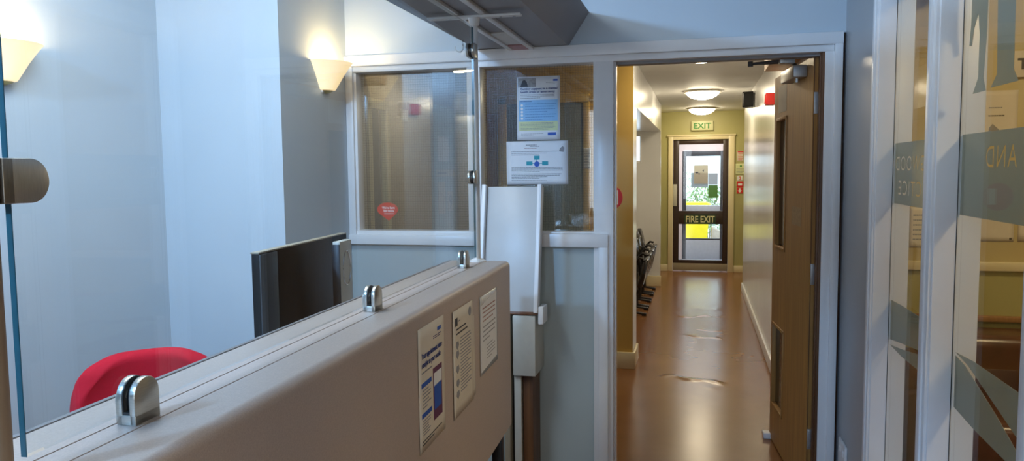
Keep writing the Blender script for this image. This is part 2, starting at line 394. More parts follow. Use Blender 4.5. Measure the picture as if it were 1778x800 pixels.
# window and doorway frame
wf = root('window_1', (-1.05, PY, 1.2), 0, 'white framed internal window of two wired glass panes beside the corridor doorway', 'window', kind='structure')
b = MB()
b.box(XC, 0.600, PY - 0.022, PY + 0.03, 2.079, 2.131, 0.004)         # outer head moulding
b.box(XC, 0.565, PY - 0.005, PY + 0.10, 2.050, 2.085, 0.003)         # inner head
b.box(XC + 0.001, -1.695, PY - 0.012, PY + 0.0995, 1.232, 2.082, 0.003)
b.box(-1.70, -1.682, PY + 0.004, PY + 0.10, 1.25, 2.055, 0.002)
b.box(-1.097, -1.030, PY - 0.003, PY + 0.099, 1.23, 2.055, 0.003)      # mullion
b.box(-0.480, -0.386, PY - 0.0035, PY + 0.0985, 0.0, 2.055, 0.003)       # post at the doorway
b.box(-0.386, -0.376, PY + 0.02, PY + 0.06, 0.0, 2.06, 0.002)
b.build('window_frame', M['white_gloss'], wf)
b = MB(); b.box(XC, -1.03, PY - 0.020, PY + 0.06, 1.185, 1.235, 0.005); b.box(XC + 0.02, -1.03, PY - 0.004, PY + 0.08, 1.225, 1.256, 0.006)
b.box(-1.03, -0.409, PY - 0.024, PY + 0.06, 1.185, 1.250, 0.005); b.box(-1.03, -0.478, PY + 0.0, PY + 0.08, 1.23, 1.258, 0.005)
b.build('sill', M['white_gloss'], wf)
MB().box(-0.455, -0.410, PY - 0.0225, PY + 0.02, 0.0, 1.187, 0.004).build('panel_trim', M['white_gloss'], wf)
MB().box(-1.69, -1.095, PY + 0.062, PY + 0.068, 1.245, 2.06).build('window_pane', M['wired'], wf, smooth=0)
MB().box(-1.032, -0.478, PY + 0.062, PY + 0.068, 1.245, 2.06).build('window_pane', M['wired'], wf, smooth=0)

# doorway lining and right jamb
df = root('trim_1', (0.55, PY, 0), 0, 'white moulded jamb on the right of the corridor doorway', 'trim', kind='structure')
b = MB(); b.box(0.529, 0.575, PY - 0.003, PY + 0.08, 0, 2.052, 0.003); b.box(0.566, 0.599, PY - 0.0205, PY + 0.04, 0, 2.081, 0.004); b.build('jamb', M['white_gloss'], df)
b = MB(); b.box(0.512, 0.62, PY + 0.03, PY + 0.068, 0, 2.05, 0.002); b.box(0.518, 0.535, PY + 0.005, PY + 0.03, 0, 2.05, 0.002); b.build('door_lining', M['dark_wood'], df)
MB().box(-0.376, 0.512, PY + 0.04, PY + 0.10, 2.038, 2.056).build('head_lining', M['grey_box'], df)

# right side of the lobby: wall strip, glazed screen posts
struct('wall_strip', MB().box(0.612, 0.745, 2.999, PY + 0.1, 0, LZ), M['strip_wall'], 'narrow grey wall between the doorway and the glazed screen')
gz = root('window_2', (0.686, 2.3, 0), 0, 'white timber glazed screen with frosted lettering along the right of the lobby', 'window', kind='structure')
def post(y0, y1):
    b = MB(); b.box(0.614, 0.728, y0, y1, 0, 2.2, 0.003)
    b.box(0.606, 0.616, y0 + 0.008, y1 - 0.004, 0, 2.2, 0.003)
    b.box(0.601, 0.608, y0 + (y1 - y0) * 0.35, y1 - (y1 - y0) * 0.30, 0, 2.2, 0.002)
    b.build('post', M['white_gloss'], gz)
    MB().box(0.668, 0.6695, y0 - 0.002, y0 + 0.001, 0.35, 2.15).build('gasket', M['rubber'], gz)
post(2.93, 3.0); post(2.230, 2.318); post(1.55, 1.633); post(0.8, 0.88); post(-0.9, -0.83)
b = MB(); b.box(0.616, 0.728, BY, 3.0, 0, 0.38, 0.004); b.box(0.616, 0.728, BY, 3.0, 2.15, 2.22, 0.004); b.build('rail', M['white_gloss'], gz)
struct('wall_right', MB().box(0.620, 0.745, BY, 3.0, 2.2, LZ), M['wall_blue'], 'blue wall above the glazed screen')
for y0, y1 in ((2.318, 2.931), (1.633, 2.230), (0.88, 1.55), (-0.83, 0.8)):
    MB().box(0.669, 0.675, y0, y1, 0.36, 2.16).build('glass_pane', M['glass'], gz, smooth=0)

# frosted vinyl on the glazed screen, lettering cut clear and read from the waiting room
def cut_band(name, y0, y1, z0, z1, texts):
    tmp = bpy.data.objects.new('tmp', bpy.data.meshes.new('tmp'))
    mb = MB().box(0.6755, 0.6765, y0, y1, z0, z1); mb.bm.to_mesh(tmp.data); mb.bm.free(); COL.objects.link(tmp)
    cutters = []
    for s, ya, yb, zb, sz in texts:
        cu = bpy.data.curves.new('c', 'FONT'); cu.body = s; cu.size = sz; cu.extrude = 0.01; cu.space_character = 1.15
        co = bpy.data.objects.new('c', cu); COL.objects.link(co); bpy.context.view_layer.update()
        w = co.dimensions.x
        co.matrix_world = Matrix(((0, 0, 1, 0.676), (1, 0, 0, ya), (0, 1, 0, zb), (0, 0, 0, 1))) @ Matrix.Diagonal(((yb - ya) / w, 1, 1, 1))
        bpy.context.view_layer.update()
        dg = bpy.context.evaluated_depsgraph_get()
        me = bpy.data.meshes.new_from_object(co.evaluated_get(dg)); mo = bpy.data.objects.new('cm', me); mo.matrix_world = co.matrix_world.copy(); COL.objects.link(mo)
        bm = bmesh.new(); bm.from_mesh(me); bmesh.ops.remove_doubles(bm, verts=bm.verts, dist=1e-6); bm.to_mesh(me); bm.free()
        md = tmp.modifiers.new('b', 'BOOLEAN'); md.operation = 'DIFFERENCE'; md.object = mo; md.solver = 'EXACT'
        cutters += [mo, co]
    bpy.context.view_layer.update(); dg = bpy.context.evaluated_depsgraph_get()
    me = bpy.data.meshes.new_from_object(tmp.evaluated_get(dg))
    r = MB(); r.bm.from_mesh(me)
    bpy.data.objects.remove(tmp)
    for c in cutters: bpy.data.objects.remove(c)
    o = r.build(name, M['frost'], gz, smooth=0); o['label'] = 'frosted band with clear cut mirror lettering'
    return o
cut_band('frosted_band', 2.319, 2.929, 1.421, 1.632, [('GWOOD', 2.553, 2.916, 1.537, 0.070), ('CTICE', 2.593, 2.872, 1.454, 0.070)])
cut_band('frosted_band', 1.634, 2.229, 1.421, 1.632, [('AND', 1.872, 2.058, 1.546, 0.074)])
def vinyl(pts, name='frosted_motif'):
    k = 0.991
    return MB().prism([(y * k, 1.55 + (z - 1.55) * k) for y, z in pts], 'x', 0.6755, 0.6765).build(name, M['frost'], gz, smooth=0)
vinyl([(2.955, 1.069), (2.814, 1.074), (2.54, 1.077), (2.345, 1.075), (2.345, 0.985), (2.531, 0.991), (2.604, 0.968), (2.799, 0.945), (2.955, 0.925)])
vinyl([(2.955, 0.905), (2.797, 0.925), (2.603, 0.954), (2.529, 0.979), (2.345, 0.972), (2.345, 0.900), (2.521, 0.907), (2.797, 0.900)])
vinyl([(2.245, 1.046), (2.108, 1.055), (1.809, 1.056), (1.650, 1.056), (1.650, 0.900), (1.798, 0.947), (1.93, 0.981), (2.063, 1.014), (2.149, 1.035)])
vinyl([(2.245, 1.037), (2.17, 1.029), (2.083, 1.005), (1.946, 0.966), (1.816, 0.921), (1.650, 0.860), (1.650, 0.860), (1.72, 0.862), (1.886, 0.881), (2.09, 0.885), (2.245, 0.895)])
# large serif capital cut off by the frame, high on the nearest pane
vinyl([(2.215, 2.064), (2.101, 2.034), (2.103, 1.87), (2.115, 1.767), (2.096, 1.734), (2.185, 1.734), (2.151, 1.771), (2.151, 1.878), (2.165, 1.934), (2.194, 1.9), (2.206, 1.858), (2.224, 1.861), (2.216, 1.911)], 'frosted_letter')
vinyl([(2.045, 2.05), (1.936, 2.05), (1.928, 1.764), (1.9, 1.736), (2.063, 1.737), (2.026, 1.766)], 'frosted_letter')

# ================================================================== CORRIDOR
CR = 0.557; CLX = -0.488
struct('wall_corridor_right', MB().box(CR, 0.66, PY + 0.1, 10.0, 0, CZ), M['cream_gloss'], 'glossy cream wall along the right of the corridor')
struct('wall_corridor_recess', MB().box(0.85, 0.95, 9.9, 11.8, 0, CZ), M['olive'], 'olive wall set back beside the fire exit')
struct('baseboard_right', MB().box(CR - 0.018, CR, 4.0, 9.95, 0, 0.10, 0.004), M['white_gloss'], 'white skirting along the right corridor wall', 'skirting')
PB = 5.85
struct('wall_pillar', MB().box(-1.84, CLX, PB, 6.16, 0, CZ), M['ochre'], 'ochre cross wall end projecting on the left of the corridor')
struct('wall_pillar_face', MB().box(CLX - 0.01, CLX + 0.003, PB + 0.001, 6.162, 0, CZ), M['cream_gloss'], 'glossy cream return of the cross wall facing the corridor')
b = MB(); b.box(-1.74, CLX + 0.0195, PB - 0.02, PB, 0, 0.1295, 0.003); b.box(CLX + 0.003, CLX + 0.02, PB - 0.0195, 6.18, 0, 0.13, 0.005)
struct('baseboard_pillar', b, M['cream_trim'], 'cream skirting around the foot of the cross wall', 'skirting')
# band over the alcove, alcove back with a window, far pier
b = MB(); b.box(-0.95, CLX, 6.162, 10.13, 2.05, CZ)
struct('wall_alcove_band', b, M['cream_gloss'], 'cream wall band above the seating alcove')
b = MB(); b.box(-1.05, -0.95, 6.16, 10.13, 0, CZ)
struct('wall_alcove', b, M['cream_gloss'], 'cream back wall of the seating alcove')
b = MB(); b.box(-1.05, CLX, 10.13, 10.30, 0, 1.64); b.box(-1.05, CLX, 10.13, 10.30, 2.01, CZ); b.box(-0.735, CLX, 10.13, 10.30, 1.64, 2.01); b.box(-1.05, -0.96, 10.13, 10.30, 1.64, 2.01)
struct('wall_alcove_far', b, M['cream_gloss'], 'cream pier at the far end of the seating alcove')
struct('baseboard_alcove', MB().box(-0.95, CLX + 0.015, 10.10, 10.13, 0, 0.14, 0.005), M['cream_trim'], 'cream skirting below the far alcove pier', 'skirting')
struct('wall_corridor_left', MB().box(-0.735, -0.66, 10.30, 11.8, 0, CZ), M['olive'], 'olive wall on the left just before the fire exit')
w3 = root('window_3', (-0.78, 10.125, 1.66), 0, 'small bright window pane at the far end of the alcove', 'window', kind='structure')
b = MB()
for x0, x1, z0, z1 in ((-0.965, -0.935, 1.635, 2.015), (-0.755, -0.730, 1.635, 2.015), (-0.935, -0.755, 1.635, 1.665), (-0.935, -0.755, 1.985, 2.015)): b.box(x0, x1, 10.12, 10.18, z0, z1, 0.003)
b.build('window_frame', M['white_gloss'], w3)
MB().box(-0.94, -0.75, 10.15, 10.156, 1.66, 1.99).build('window_pane', M['glass'], w3, smooth=0)

# end wall, fire exit door and frame
EY = 11.7
b = MB(); b.box(-0.735, -0.40, EY, EY + 0.1, 0, CZ); b.box(0.46, 1.2, EY, EY + 0.1, 0, CZ); b.box(-0.40, 0.46, EY, EY + 0.1, 2.02, CZ)
struct('wall_end', b, M['olive'], 'olive end wall around the fire exit door')
b = MB(); b.box(-0.70, -0.44, EY - 0.018, EY, 0, 0.10, 0.004); b.box(0.52, 0.85, EY - 0.018, EY, 0, 0.10, 0.004)
struct('baseboard_end', b, M['cream_trim'], 'cream skirting on the end wall beside the fire exit', 'skirting')
b = MB()
b.box(-0.445, -0.375, EY - 0.03, EY + 0.08, 0, 2.05, 0.005); b.box(0.43, 0.515, EY - 0.03, EY + 0.08, 0, 2.05, 0.005); b.box(-0.444, 0.514, EY - 0.0285, EY + 0.079, 1.985, 2.048, 0.005)
b.box(-0.46, 0.53, EY - 0.04, EY, 2.035, 2.06, 0.004)
struct('trim_2', b, M['cream_trim'], 'cream architrave around the fire exit door', 'trim')
d2 = root('door_2', (0.03, EY, 0), 0, 'dark framed glazed fire exit door at the end of the corridor', 'door', kind='structure')
Y0, Y1 = EY + 0.0, EY + 0.05
b = MB()
b.box(-0.372, -0.287, Y0, Y1, 0.12, 1.985, 0.003); b.box(0.352, 0.428, Y0, Y1, 0.12, 1.985, 0.003); b.box(-0.29, 0.355, Y0, Y1, 1.918, 1.985, 0.003)
b.box(-0.29, 0.355, Y0, Y1, 0.718, 0.918, 0.003); b.box(-0.29, 0.355, Y0, Y1, 0.12, 0.172, 0.003)
b.build('door_frame', M['bronze'], d2)
MB().box(-0.29, 0.355, Y0 + 0.02, Y0 + 0.028, 0.915, 1.92).build('glass_pane', M['glass'], d2, smooth=0)
MB().box(-0.29, 0.355, Y0 + 0.02, Y0 + 0.028, 0.17, 0.72).build('glass_pane', M['glass'], d2, smooth=0)
MB().box(-0.372, 0.428, Y0 - 0.003, Y1, 0.012, 0.122, 0.003).build('kick_plate', M['beige_metal'], d2)
MB().box(-0.374, -0.315, Y0 - 0.03, Y0, 0.99, 1.32, 0.006).build('latch_plate', M['cream_plastic'], d2)
sg = MB().box(-0.205, 0.255, Y0 - 0.006, Y0, 0.725, 0.865).build('fire_exit_strip', M['dark_green'], d2)
text('FIRE EXIT', 'lettering', M['gold_letter'], sg, WM[sg.name].inverted() @ frame_m((-0.185, Y0 - 0.0075, 0.748), (1, 0, 0), (0, 0, 1)), 0.135, 0.42, bold=0.003)
# vestibule and outer door
OY = 13.3
b = MB(); b.box(-0.75, -0.42, EY + 0.1, OY + 0.1, 0, 2.3); b.box(0.60, 0.9, EY + 0.1, OY + 0.1, 0, 2.3); b.box(-0.42, 0.60, EY + 0.1, OY + 0.1, 2.2, 2.3)
b.box(-0.42, -0.27, OY, OY + 0.1, 0, 2.2); b.box(0.41, 0.60, OY, OY + 0.1, 0, 2.2); b.box(-0.27, 0.41, OY, OY + 0.1, 1.85, 2.2)
struct('wall_porch', b, M['vest_wall'], 'pinkish white porch walls beyond the fire exit')
b = MB(); b.box(-0.45, 0.62, EY + 0.1, OY + 0.05, -0.1, 0.0)
struct('floor_porch', b, M['vest_floor'], 'blue grey mat floor of the porch beyond the fire exit', 'floor')
d3 = root('door_3', (0.07, OY, 0), 0, 'grey framed outer glass door beyond the fire exit with papers taped on', 'door', kind='structure')
b = MB(); b.box(-0.27, -0.205, OY, OY + 0.05, 0, 1.85, 0.003); b.box(0.36, 0.41, OY, OY + 0.05, 0, 1.85, 0.003); b.box(-0.205, 0.36, OY, OY + 0.05, 1.765, 1.85, 0.003)
b.box(-0.205, 0.36, OY, OY + 0.05, 0.335, 0.36, 0.003); b.build('door_frame', M['grey_frame'], d3)
b = MB(); b.box(-0.205, 0.36, OY, OY + 0.05, 0.0, 0.335, 0.003); b.box(-0.205, 0.36, OY - 0.03, OY + 0.05, 0.80, 0.93, 0.01); b.build('door_rail', M['rail_grey'], d3)
MB().box(-0.205, 0.36, OY + 0.02, OY + 0.026, 0.36, 1.765).build('glass_pane', M['glass'], d3, smooth=0)
def rpaper(nm, x0, x1, z0, z1, m_): return MB().box(x0, x1, OY + 0.014, OY + 0.0195, z0, z1).build(nm, M[m_], d3, smooth=0)
rpaper('paper_notice', -0.077, 0.155, 1.294, 1.61, 'lit_cream'); rpaper('paper_notice', 0.160, 0.316, 1.277, 1.47, 'lit_grey'); rpaper('paper_notice', 0.162, 0.318, 1.058, 1.272, 'lit_green')
MB().box(-0.125, 0.158, OY + 0.028, OY + 0.032, 1.235, 1.483).build('paper_notice', M['lit_grey'], d3, smooth=0)
b = MB(); b.prism([(-0.06, 1.49), (-0.02, 1.505), (0.0, 1.48), (-0.03, 1.47)], 'y', OY + 0.012, OY + 0.0139); b.prism([(0.06, 1.52), (0.09, 1.54), (0.085, 1.50)], 'y', OY + 0.012, OY + 0.0139); b.box(0.0, 0.02, OY + 0.012, OY + 0.0139, 1.455, 1.475)
b.build('printed_marks', M['ink'], d3)
# outside
struct('ground_outside', MB().box(-6, 6, OY + 0.05, 26, -0.12, -0.02), M['paving'], 'pale paving outside the outer door', 'ground')
gb = root('grit_bin', (-0.05, 15.2, -0.02), 0, 'yellow plastic bin outside the glass doors', 'bin')
b = MB(); b.prism([(-0.30, 0.12), (0.17, 0.12), (0.20, 0.72), (-0.33, 0.72)], 'y', 14.9, 15.5, bev=0.015); b.box(-0.28, 0.15, 14.95, 15.45, -0.02, 0.12, 0.01); b.build('bin_body', M['yellow'], gb)
b = MB(); b.prism([(-0.36, 0.72), (0.26, 0.72), (0.24, 0.86), (0.16, 0.90), (-0.27, 0.90), (-0.34, 0.86)], 'y', 14.87, 15.53, bev=0.012); b.build('bin_lid', M['yellow'], gb)
st = MB(); st.prism([(0.24, -0.02), (0.44, -0.02), (0.41, 0.36), (0.25, 0.42)], 'y', 14.95, 15.35, bev=0.02); tag(st.build('stone_block', M['tan']), 'tan stone block beside the yellow bin outside', 'block')
def hedge(x, y, w, h, n, lab):
    b = MB(); t = bmesh.new(); rr = random.Random(int(x * 100) + 7)
    for _ in range(n):
        a = rr.uniform(0, 2 * PI); r = math.sqrt(rr.random()); px, py, pz = x + w * r * math.cos(a), y + w * 0.5 * r * math.sin(a), h * rr.random() ** 0.8
        s_ = rr.uniform(0.02, 0.045); e = Euler((rr.uniform(0, 6), rr.uniform(0, 6), rr.uniform(0, 6))).to_matrix()
        vs = [t.verts.new(Vector((px, py, pz + 0.03)) + e @ Vector(q) * s_) for q in ((-1, 0, 0), (0, -0.45, 0.1), (1.2, 0, 0), (0, 0.45, 0.1))]
        t.faces.new(vs)
    b._add(t); r_ = root('shrub', (x, y, -0.02), 0, lab, 'shrub')
    b.build('foliage', M['leaf'], r_); s = MB()
    for k in range(5): s.tube([(x + 0.1 * math.cos(k), y, -0.02), (x + 0.25 * w * math.cos(k * 1.3), y + 0.05, h * 0.5), (x + 0.6 * w * math.cos(k * 1.3), y + 0.1, h * 0.85)], 0.012)
    s.build('stem', M['dark_wood'], r_)
hedge(-0.55, 16.6, 0.45, 1.45, 1300, 'leafy green shrub seen left through the outer glass door'); hedge(0.15, 17.2, 0.45, 1.12, 1200, 'low leafy shrub behind the yellow bin outside')

# ceiling lamps
def dome(y, x, z, lab):
    r = root('ceiling_lamp', (x, y, z), 0, lab, 'lamp', 'round ceiling lamps along the corridor')
    MB().lathe([(0.0, 0.0), (0.19, 0.0), (0.20, -0.012), (0.195, -0.022), (0.175, -0.022)], (x, y, z)).build('rim', M['dome_ring'], r)
    MB().lathe([(0.178, -0.012), (0.172, -0.035), (0.145, -0.062), (0.10, -0.082), (0.05, -0.092), (0.0, -0.095)], (x, y, z)).build('shade', M['dome'], r)
    return r
dl = dome(5.64, 0.013, CZ, 'round lit ceiling lamp just inside the doorway, mostly hidden by its head')
dup(dl, (0.036, 8.60, CZ), 'round lit ceiling lamp in the middle of the corridor')
dup(dl, (0.036, 11.0, CZ), 'round lit ceiling lamp nearest the EXIT sign')

# exit sign, end wall notices, alarm items
ex = MB().box(-0.11, 0.205, EY - 0.05, EY, 2.12, 2.262, 0.004).build('exit_sign', M['exit_cream']); tag(ex, 'cream EXIT sign with green letters above the fire exit door', 'sign')
text('EXIT', 'lettering', M['green_print'], ex, WM[ex.name].inverted() @ frame_m((-0.08, EY - 0.052, 2.148), (1, 0, 0), (0, 0, 1)), 0.115, 0.25, bold=0.003)
F = lambda x, z, y=EY - 0.002: frame_m((x, y, z), (1, 0, 0), (0, 0, 1))
poster('wall_notice', 'red and cream notice, topmost beside the fire exit', 'notice', F(0.555, 1.655), 0.09, 0.15, [('rect', 'red_header', 0.004, 0.13, 0.086, 0.146, 'red_sticker'), ('lines', 'red_print', 0.012, 0.01, 0.08, 0.125, 5, 'red_sticker')], paper='cream_paper')
poster('wall_notice', 'yellow green notice with a green dot beside the fire exit', 'notice', F(0.532, 1.455), 0.13, 0.165, [('disc', 'green_dot', 0.075, 0.13, 0.014, 'green_print'), ('lines', 'small_print', 0.012, 0.02, 0.118, 0.10, 4, 'ink_grey')], paper='lime_print')
poster('wall_notice', 'white notice with a red figure 2 beside the fire exit', 'notice', F(0.558, 1.365), 0.08, 0.078, [('text', 'numeral', '2', 0.022, 0.012, 0.075, 'red_sticker', None)], paper='paper')
poster('wall_notice', 'red call point notice with white panel under the figure 2', 'notice', F(0.550, 1.272), 0.098, 0.088, [('rect', 'white_panel', 0.02, 0.025, 0.078, 0.055, 'white_print')], paper='red_sticker')
poster('wall_notice', 'red and white arrow notice, lowest beside the fire exit', 'notice', F(0.551, 1.178), 0.09, 0.088, [('poly', 'white_arrow', [(0.045, 0.012), (0.075, 0.045), (0.055, 0.045), (0.055, 0.078), (0.035, 0.078), (0.035, 0.045), (0.015, 0.045)], 'white_print')], paper='red_sticker')
sp = root('wall_speaker', (0.49, 8.36, 2.18), 0, 'black box speaker high on the right corridor wall', 'speaker')
MB().prism([(0.435, 8.30), (0.545, 8.26), (0.557, 8.42), (0.45, 8.44)], 'z', 2.185, 2.345, bev=0.008).build('housing', M['black'], sp)
MB().box(0.445, 0.535, 8.262, 8.30, 2.20, 2.33, 0.004).build('front_grille', M['rubber'], sp)
bc = root('alarm_sounder', (0.52, 6.15, 2.03), 0, 'red alarm box on the right corridor wall by the oak door', 'alarm')
MB().box(0.492, CR, 6.10, 6.20, 2.03, 2.12, 0.006).build('housing', M['red_plastic'], bc)
MB().box(0.486, 0.493, 6.112, 6.188, 2.045, 2.108, 0.003).build('lens', M['red_sticker'], bc)
rc = root('round_sign', (-0.661, PB - 0.003, 1.335), 0, 'round red sign with a white bar on the ochre wall', 'sign')
MB().cyl((-0.661, PB, 1.335), (-0.661, PB - 0.004, 1.335), 0.095, n=48).build('disc', M['red_sticker'], rc)
MB().box(-0.645, -0.600, PB - 0.0055, PB - 0.004, 1.282, 1.393).build('white_bar', M['white_print'], rc)
bt = root('timber_block', (0.46, 4.75, 2.08), 0, 'pale timber batten on the corridor wall above the open oak door', 'batten')
MB().box(0.40, CR, 4.60, 5.10, 2.16, CZ, 0.004).build('board', M['oak'], bt)
MB().tube([(0.45, 4.585, CZ), (0.445, 4.585, 2.27), (0.43, 4.585, 2.22), (0.41, 4.585, 2.19)], 0.009).build('cable', M['ink_grey'], bt)

# oak door standing open
H = Vector((0.492, 3.62, 0)); dv = Vector((-0.080, 0.84, 0)).normalized(); ang = math.atan2(dv.y, dv.x)
WD = Matrix.Translation(H) @ Matrix.Rotation(ang - PI / 2, 4, 'Z')   # local y runs along the leaf, -x is the visible face
d1 = root('door_1', label='oak veneer fire door with two narrow vision panels standing open into the corridor', cat='door', kind='structure', matrix=WD)
LW = 0.865
b = MB()
holes = [(0.535, 0.805, 1.11, 1.82), (0.535, 0.825, 0.215, 0.69)]
def slab(b, y0, y1, z0, z1): b.box(0.0, 0.044, y0, y1, z0, z1)
slab(b, 0, 0.535, 0.012, 2.045); slab(b, 0.825, LW, 0.012, 2.045); slab(b, 0.535, 0.825, 0.012, 0.215); slab(b, 0.535, 0.825, 0.69, 1.11); slab(b, 0.535, 0.825, 1.82, 2.045); slab(b, 0.805, 0.825, 1.11, 1.82)
b.build('leaf', M['oak'], d1, local=True, smooth=0)
for (y0, y1, z0, z1) in holes:
    b = MB(); w_ = 0.016
    for a in ((y0, y0 + w_, z0, z1), (y1 - w_, y1, z0, z1), (y0, y1, z0, z0 + w_), (y0, y1, z1 - w_, z1)): b.box(-0.004, 0.03, a[0], a[1], a[2], a[3], 0.002)
    b.build('panel_bead', M['oak'], d1, local=True)
    MB().box(0.018, 0.024, y0, y1, z0, z1).build('vision_panel', M['dark_pane'], d1, local=True, smooth=0)
MB().box(-0.0008, 0.0, 0.555, 0.76, 1.845, 1.985).build('taped_paper', M['cream_paper'], d1, local=True, smooth=0)
MB().box(-0.0006, 0.0, 0.18, 0.38, 1.27, 1.36).build('glue_mark', M['oak_mark'], d1, local=True, smooth=0)
for z in (1.79, 1.02, 0.255):
    b = MB(); b.box(0.004, 0.030, -0.004, 0.002, z, z + 0.095, 0.001); b.cyl((0.034, -0.006, z), (0.034, -0.006, z + 0.095), 0.007)
    for k in range(3): b.cyl((0.017, -0.006, z + 0.018 + k * 0.03), (0.017, -0.002, z + 0.018 + k * 0.03), 0.0045, n=10)
    b.build('hinge', M['dull_metal'], d1, local=True)
MB().box(0.003, 0.006, -0.0022, 0.001, 0.02, 2.04).build('edge_strip', M['dark_wood'], d1, local=True, smooth=0)
cl = MB().box(-0.062, 0.0, 0.11, 0.40, 1.965, 2.022, 0.006).build('closer_box', M['dull_metal'], d1, local=True)
MB().cyl((-0.035, 0.16, 1.945), (-0.035, 0.16, 1.966), 0.010).build('closer_valve', M['chrome'], cl, local=True)
iw = WD.inverted()
a1, a2, a3 = iw @ Vector((0.440, 3.80, 2.030)), iw @ Vector((0.232, 3.75, 2.036)), iw @ Vector((0.372, 3.69, 2.040))
b = MB(); b.tube([a1, a1 * 0.85 + a2 * 0.15 + Vector((0, 0, 0.012)), a2], 0.006); b.build('closer_arm', M['grey_frame'], cl, local=True)
b = MB(); b.tube([a2, a3], 0.006); b.cyl(a2 - Vector((0, 0, 0.012)), a2 + Vector((0, 0, 0.012)), 0.012); b.build('closer_arm', M['grey_frame'], cl, local=True)
b = MB(); b.box(a3.x - 0.02, a3.x + 0.045, a3.y - 0.03, a3.y + 0.012, a3.z - 0.018, a3.z + 0.012, 0.003); b.build('closer_foot', M['dull_metal'], cl, local=True)
ds = MB().prism([(4.45, 0), (4.57, 0), (4.57, 0.012), (4.46, 0.034), (4.45, 0.03)], 'x', 0.375, 0.415, bev=0.004).build('door_wedge', M['white_print']); tag(ds, 'small white wedge holding the oak door open', 'door stop')

# chairs in the alcove
def alcove_chair(y, lab):
    r = root('waiting_chair', (-0.72, y, 0), 0, lab, 'chair', 'black chairs lined up in the alcove')
    b = MB(); out = []
    for k in range(13):
        a = PI * k / 12; out.append((y + 0.20 * math.cos(a), 0.66 + 0.15 * math.sin(a)))
    out += [(y - 0.19, 0.42), (y + 0.19, 0.42)]
    b.prism(out, 'x', -0.70, -0.655, bev=0.012)
    sh = Matrix(((1, 0, -0.18, 0.10), (0, 1, 0, 0), (0, 0, 1, 0), (0, 0, 0, 1))); bmesh.ops.transform(b.bm, matrix=sh, verts=b.bm.verts)
    b.build('backrest', M['dark_gloss_chair'], r)
    b = MB(); b.prism([(y - 0.18, 0.30), (y + 0.18, 0.30), (y + 0.20, 0.45), (y + 0.17, 0.60), (y - 0.17, 0.60), (y - 0.20, 0.45)], 'x', -0.635, -0.575, bev=0.018)
    sh = Matrix(((1, 0, 0.22, -0.06), (0, 1, 0, 0), (0, 0, 1, 0), (0, 0, 0, 1))); bmesh.ops.transform(b.bm, matrix=sh, verts=b.bm.verts)
    b.build('folded_seat', M['dark_gloss_chair'], r)
    for s in (-0.17, 0.17):
        b = MB(); b.tube([(-0.66, y + s, 0.46), (-0.665, y + s, 0.2), (-0.66, y + s, 0.03)], 0.013); b.tube([(-0.84, y + s, 0.02), (-0.66, y + s, 0.035), (-0.545, y + s, 0.018)], 0.014); b.build('leg', M['black'], r)
        MB().box(-0.575, -0.525, y + s - 0.02, y + s + 0.02, 0.0, 0.03, 0.006).build('foot', M['black'], r)
        MB().tube([(-0.67, y + s * 1.2, 0.46), (-0.64, y + s * 1.2, 0.58), (-0.60, y + s * 1.2, 0.62), (-0.555, y + s * 1.2, 0.61)], 0.014).build('armrest', M['dark_gloss_chair'], r)
    return r
c0 = alcove_chair(8.20, 'black folding seat chair in the alcove, nearest the ochre wall')
dup(c0, (-0.72, 8.68, 0), 'black folding seat chair in the alcove, second from the ochre wall')
dup(c0, (-0.72, 9.16, 0), 'black folding seat chair in the alcove, third from the ochre wall')
dup(c0, (-0.72, 9.64, 0), 'black folding seat chair in the alcove, nearest the far pier')

# space behind the wired window
b = MB(); b.box(-1.84, -1.74, PY + 0.1, 3.83, 0, CZ); b.box(-1.84, -1.74, 4.03, PB, 0, CZ); b.box(-1.84, -1.74, 3.83, 4.03, 1.92, CZ)
struct('wall_lobby_left', b, M['brown_paint'], 'brown wall behind the wired window with a dark doorway')
d4 = root('door_4', (-1.78, 3.93, 0), 0, 'dark brown door in a cream frame behind the wired window', 'door', kind='structure')
MB().box(-1.80, -1.77, 3.835, 4.025, 0, 1.915).build('leaf', M['bronze'], d4)
b = MB(); b.box(-1.76, -1.725, 4.025, 4.075, 0, 1.93, 0.004); b.box(-1.76, -1.725, 3.79, 3.84, 0, 1.93, 0.004); b.box(-1.76, -1.725, 3.79, 4.075, 1.90, 1.955, 0.004); b.build('door_frame', M['cream_trim'], d4)
d5 = root('door_5', (-1.74, 5.0, 0), 0, 'grey door with paper notices seen through the left wired pane', 'door', kind='structure')
lf = MB().box(-1.745, -1.715, 4.80, 5.24, 0, 2.0, 0.003).build('leaf', M['panel_blue'], d5)
FR = lambda y, z: frame_m((-1.714, y, z), (0, 1, 0), (0, 0, 1))
poster('paper_notice', '', '', FR(4.86, 1.62), 0.24, 0.17, [], parent=lf); poster('paper_notice', '', '', FR(4.82, 1.515), 0.40, 0.05, [('lines', 'printed_text', 0.02, 0.005, 0.38, 0.045, 1, 'ink_grey')], parent=lf, paper='cream_paper')
poster('paper_notice', '', '', FR(5.05, 1.27), 0.13, 0.14, [('text', 'numeral', '9', 0.03, 0.02, 0.14, 'ink_grey', None)], parent=lf, paper='cream_paper')
MB().box(-1.714, -1.712, 4.85, 5.0, 1.26, 1.48).build('paper_notice', M['cream_paper'], lf, smooth=0)
d6 = root('door_6', (-1.17, PB, 0), 0, 'dull grey green door in the ochre wall behind the right wired pane', 'door', kind='structure')
MB().box(-1.475, -0.87, PB - 0.03, PB, 0, 2.07, 0.003).build('leaf', M['grey_door'], d6)
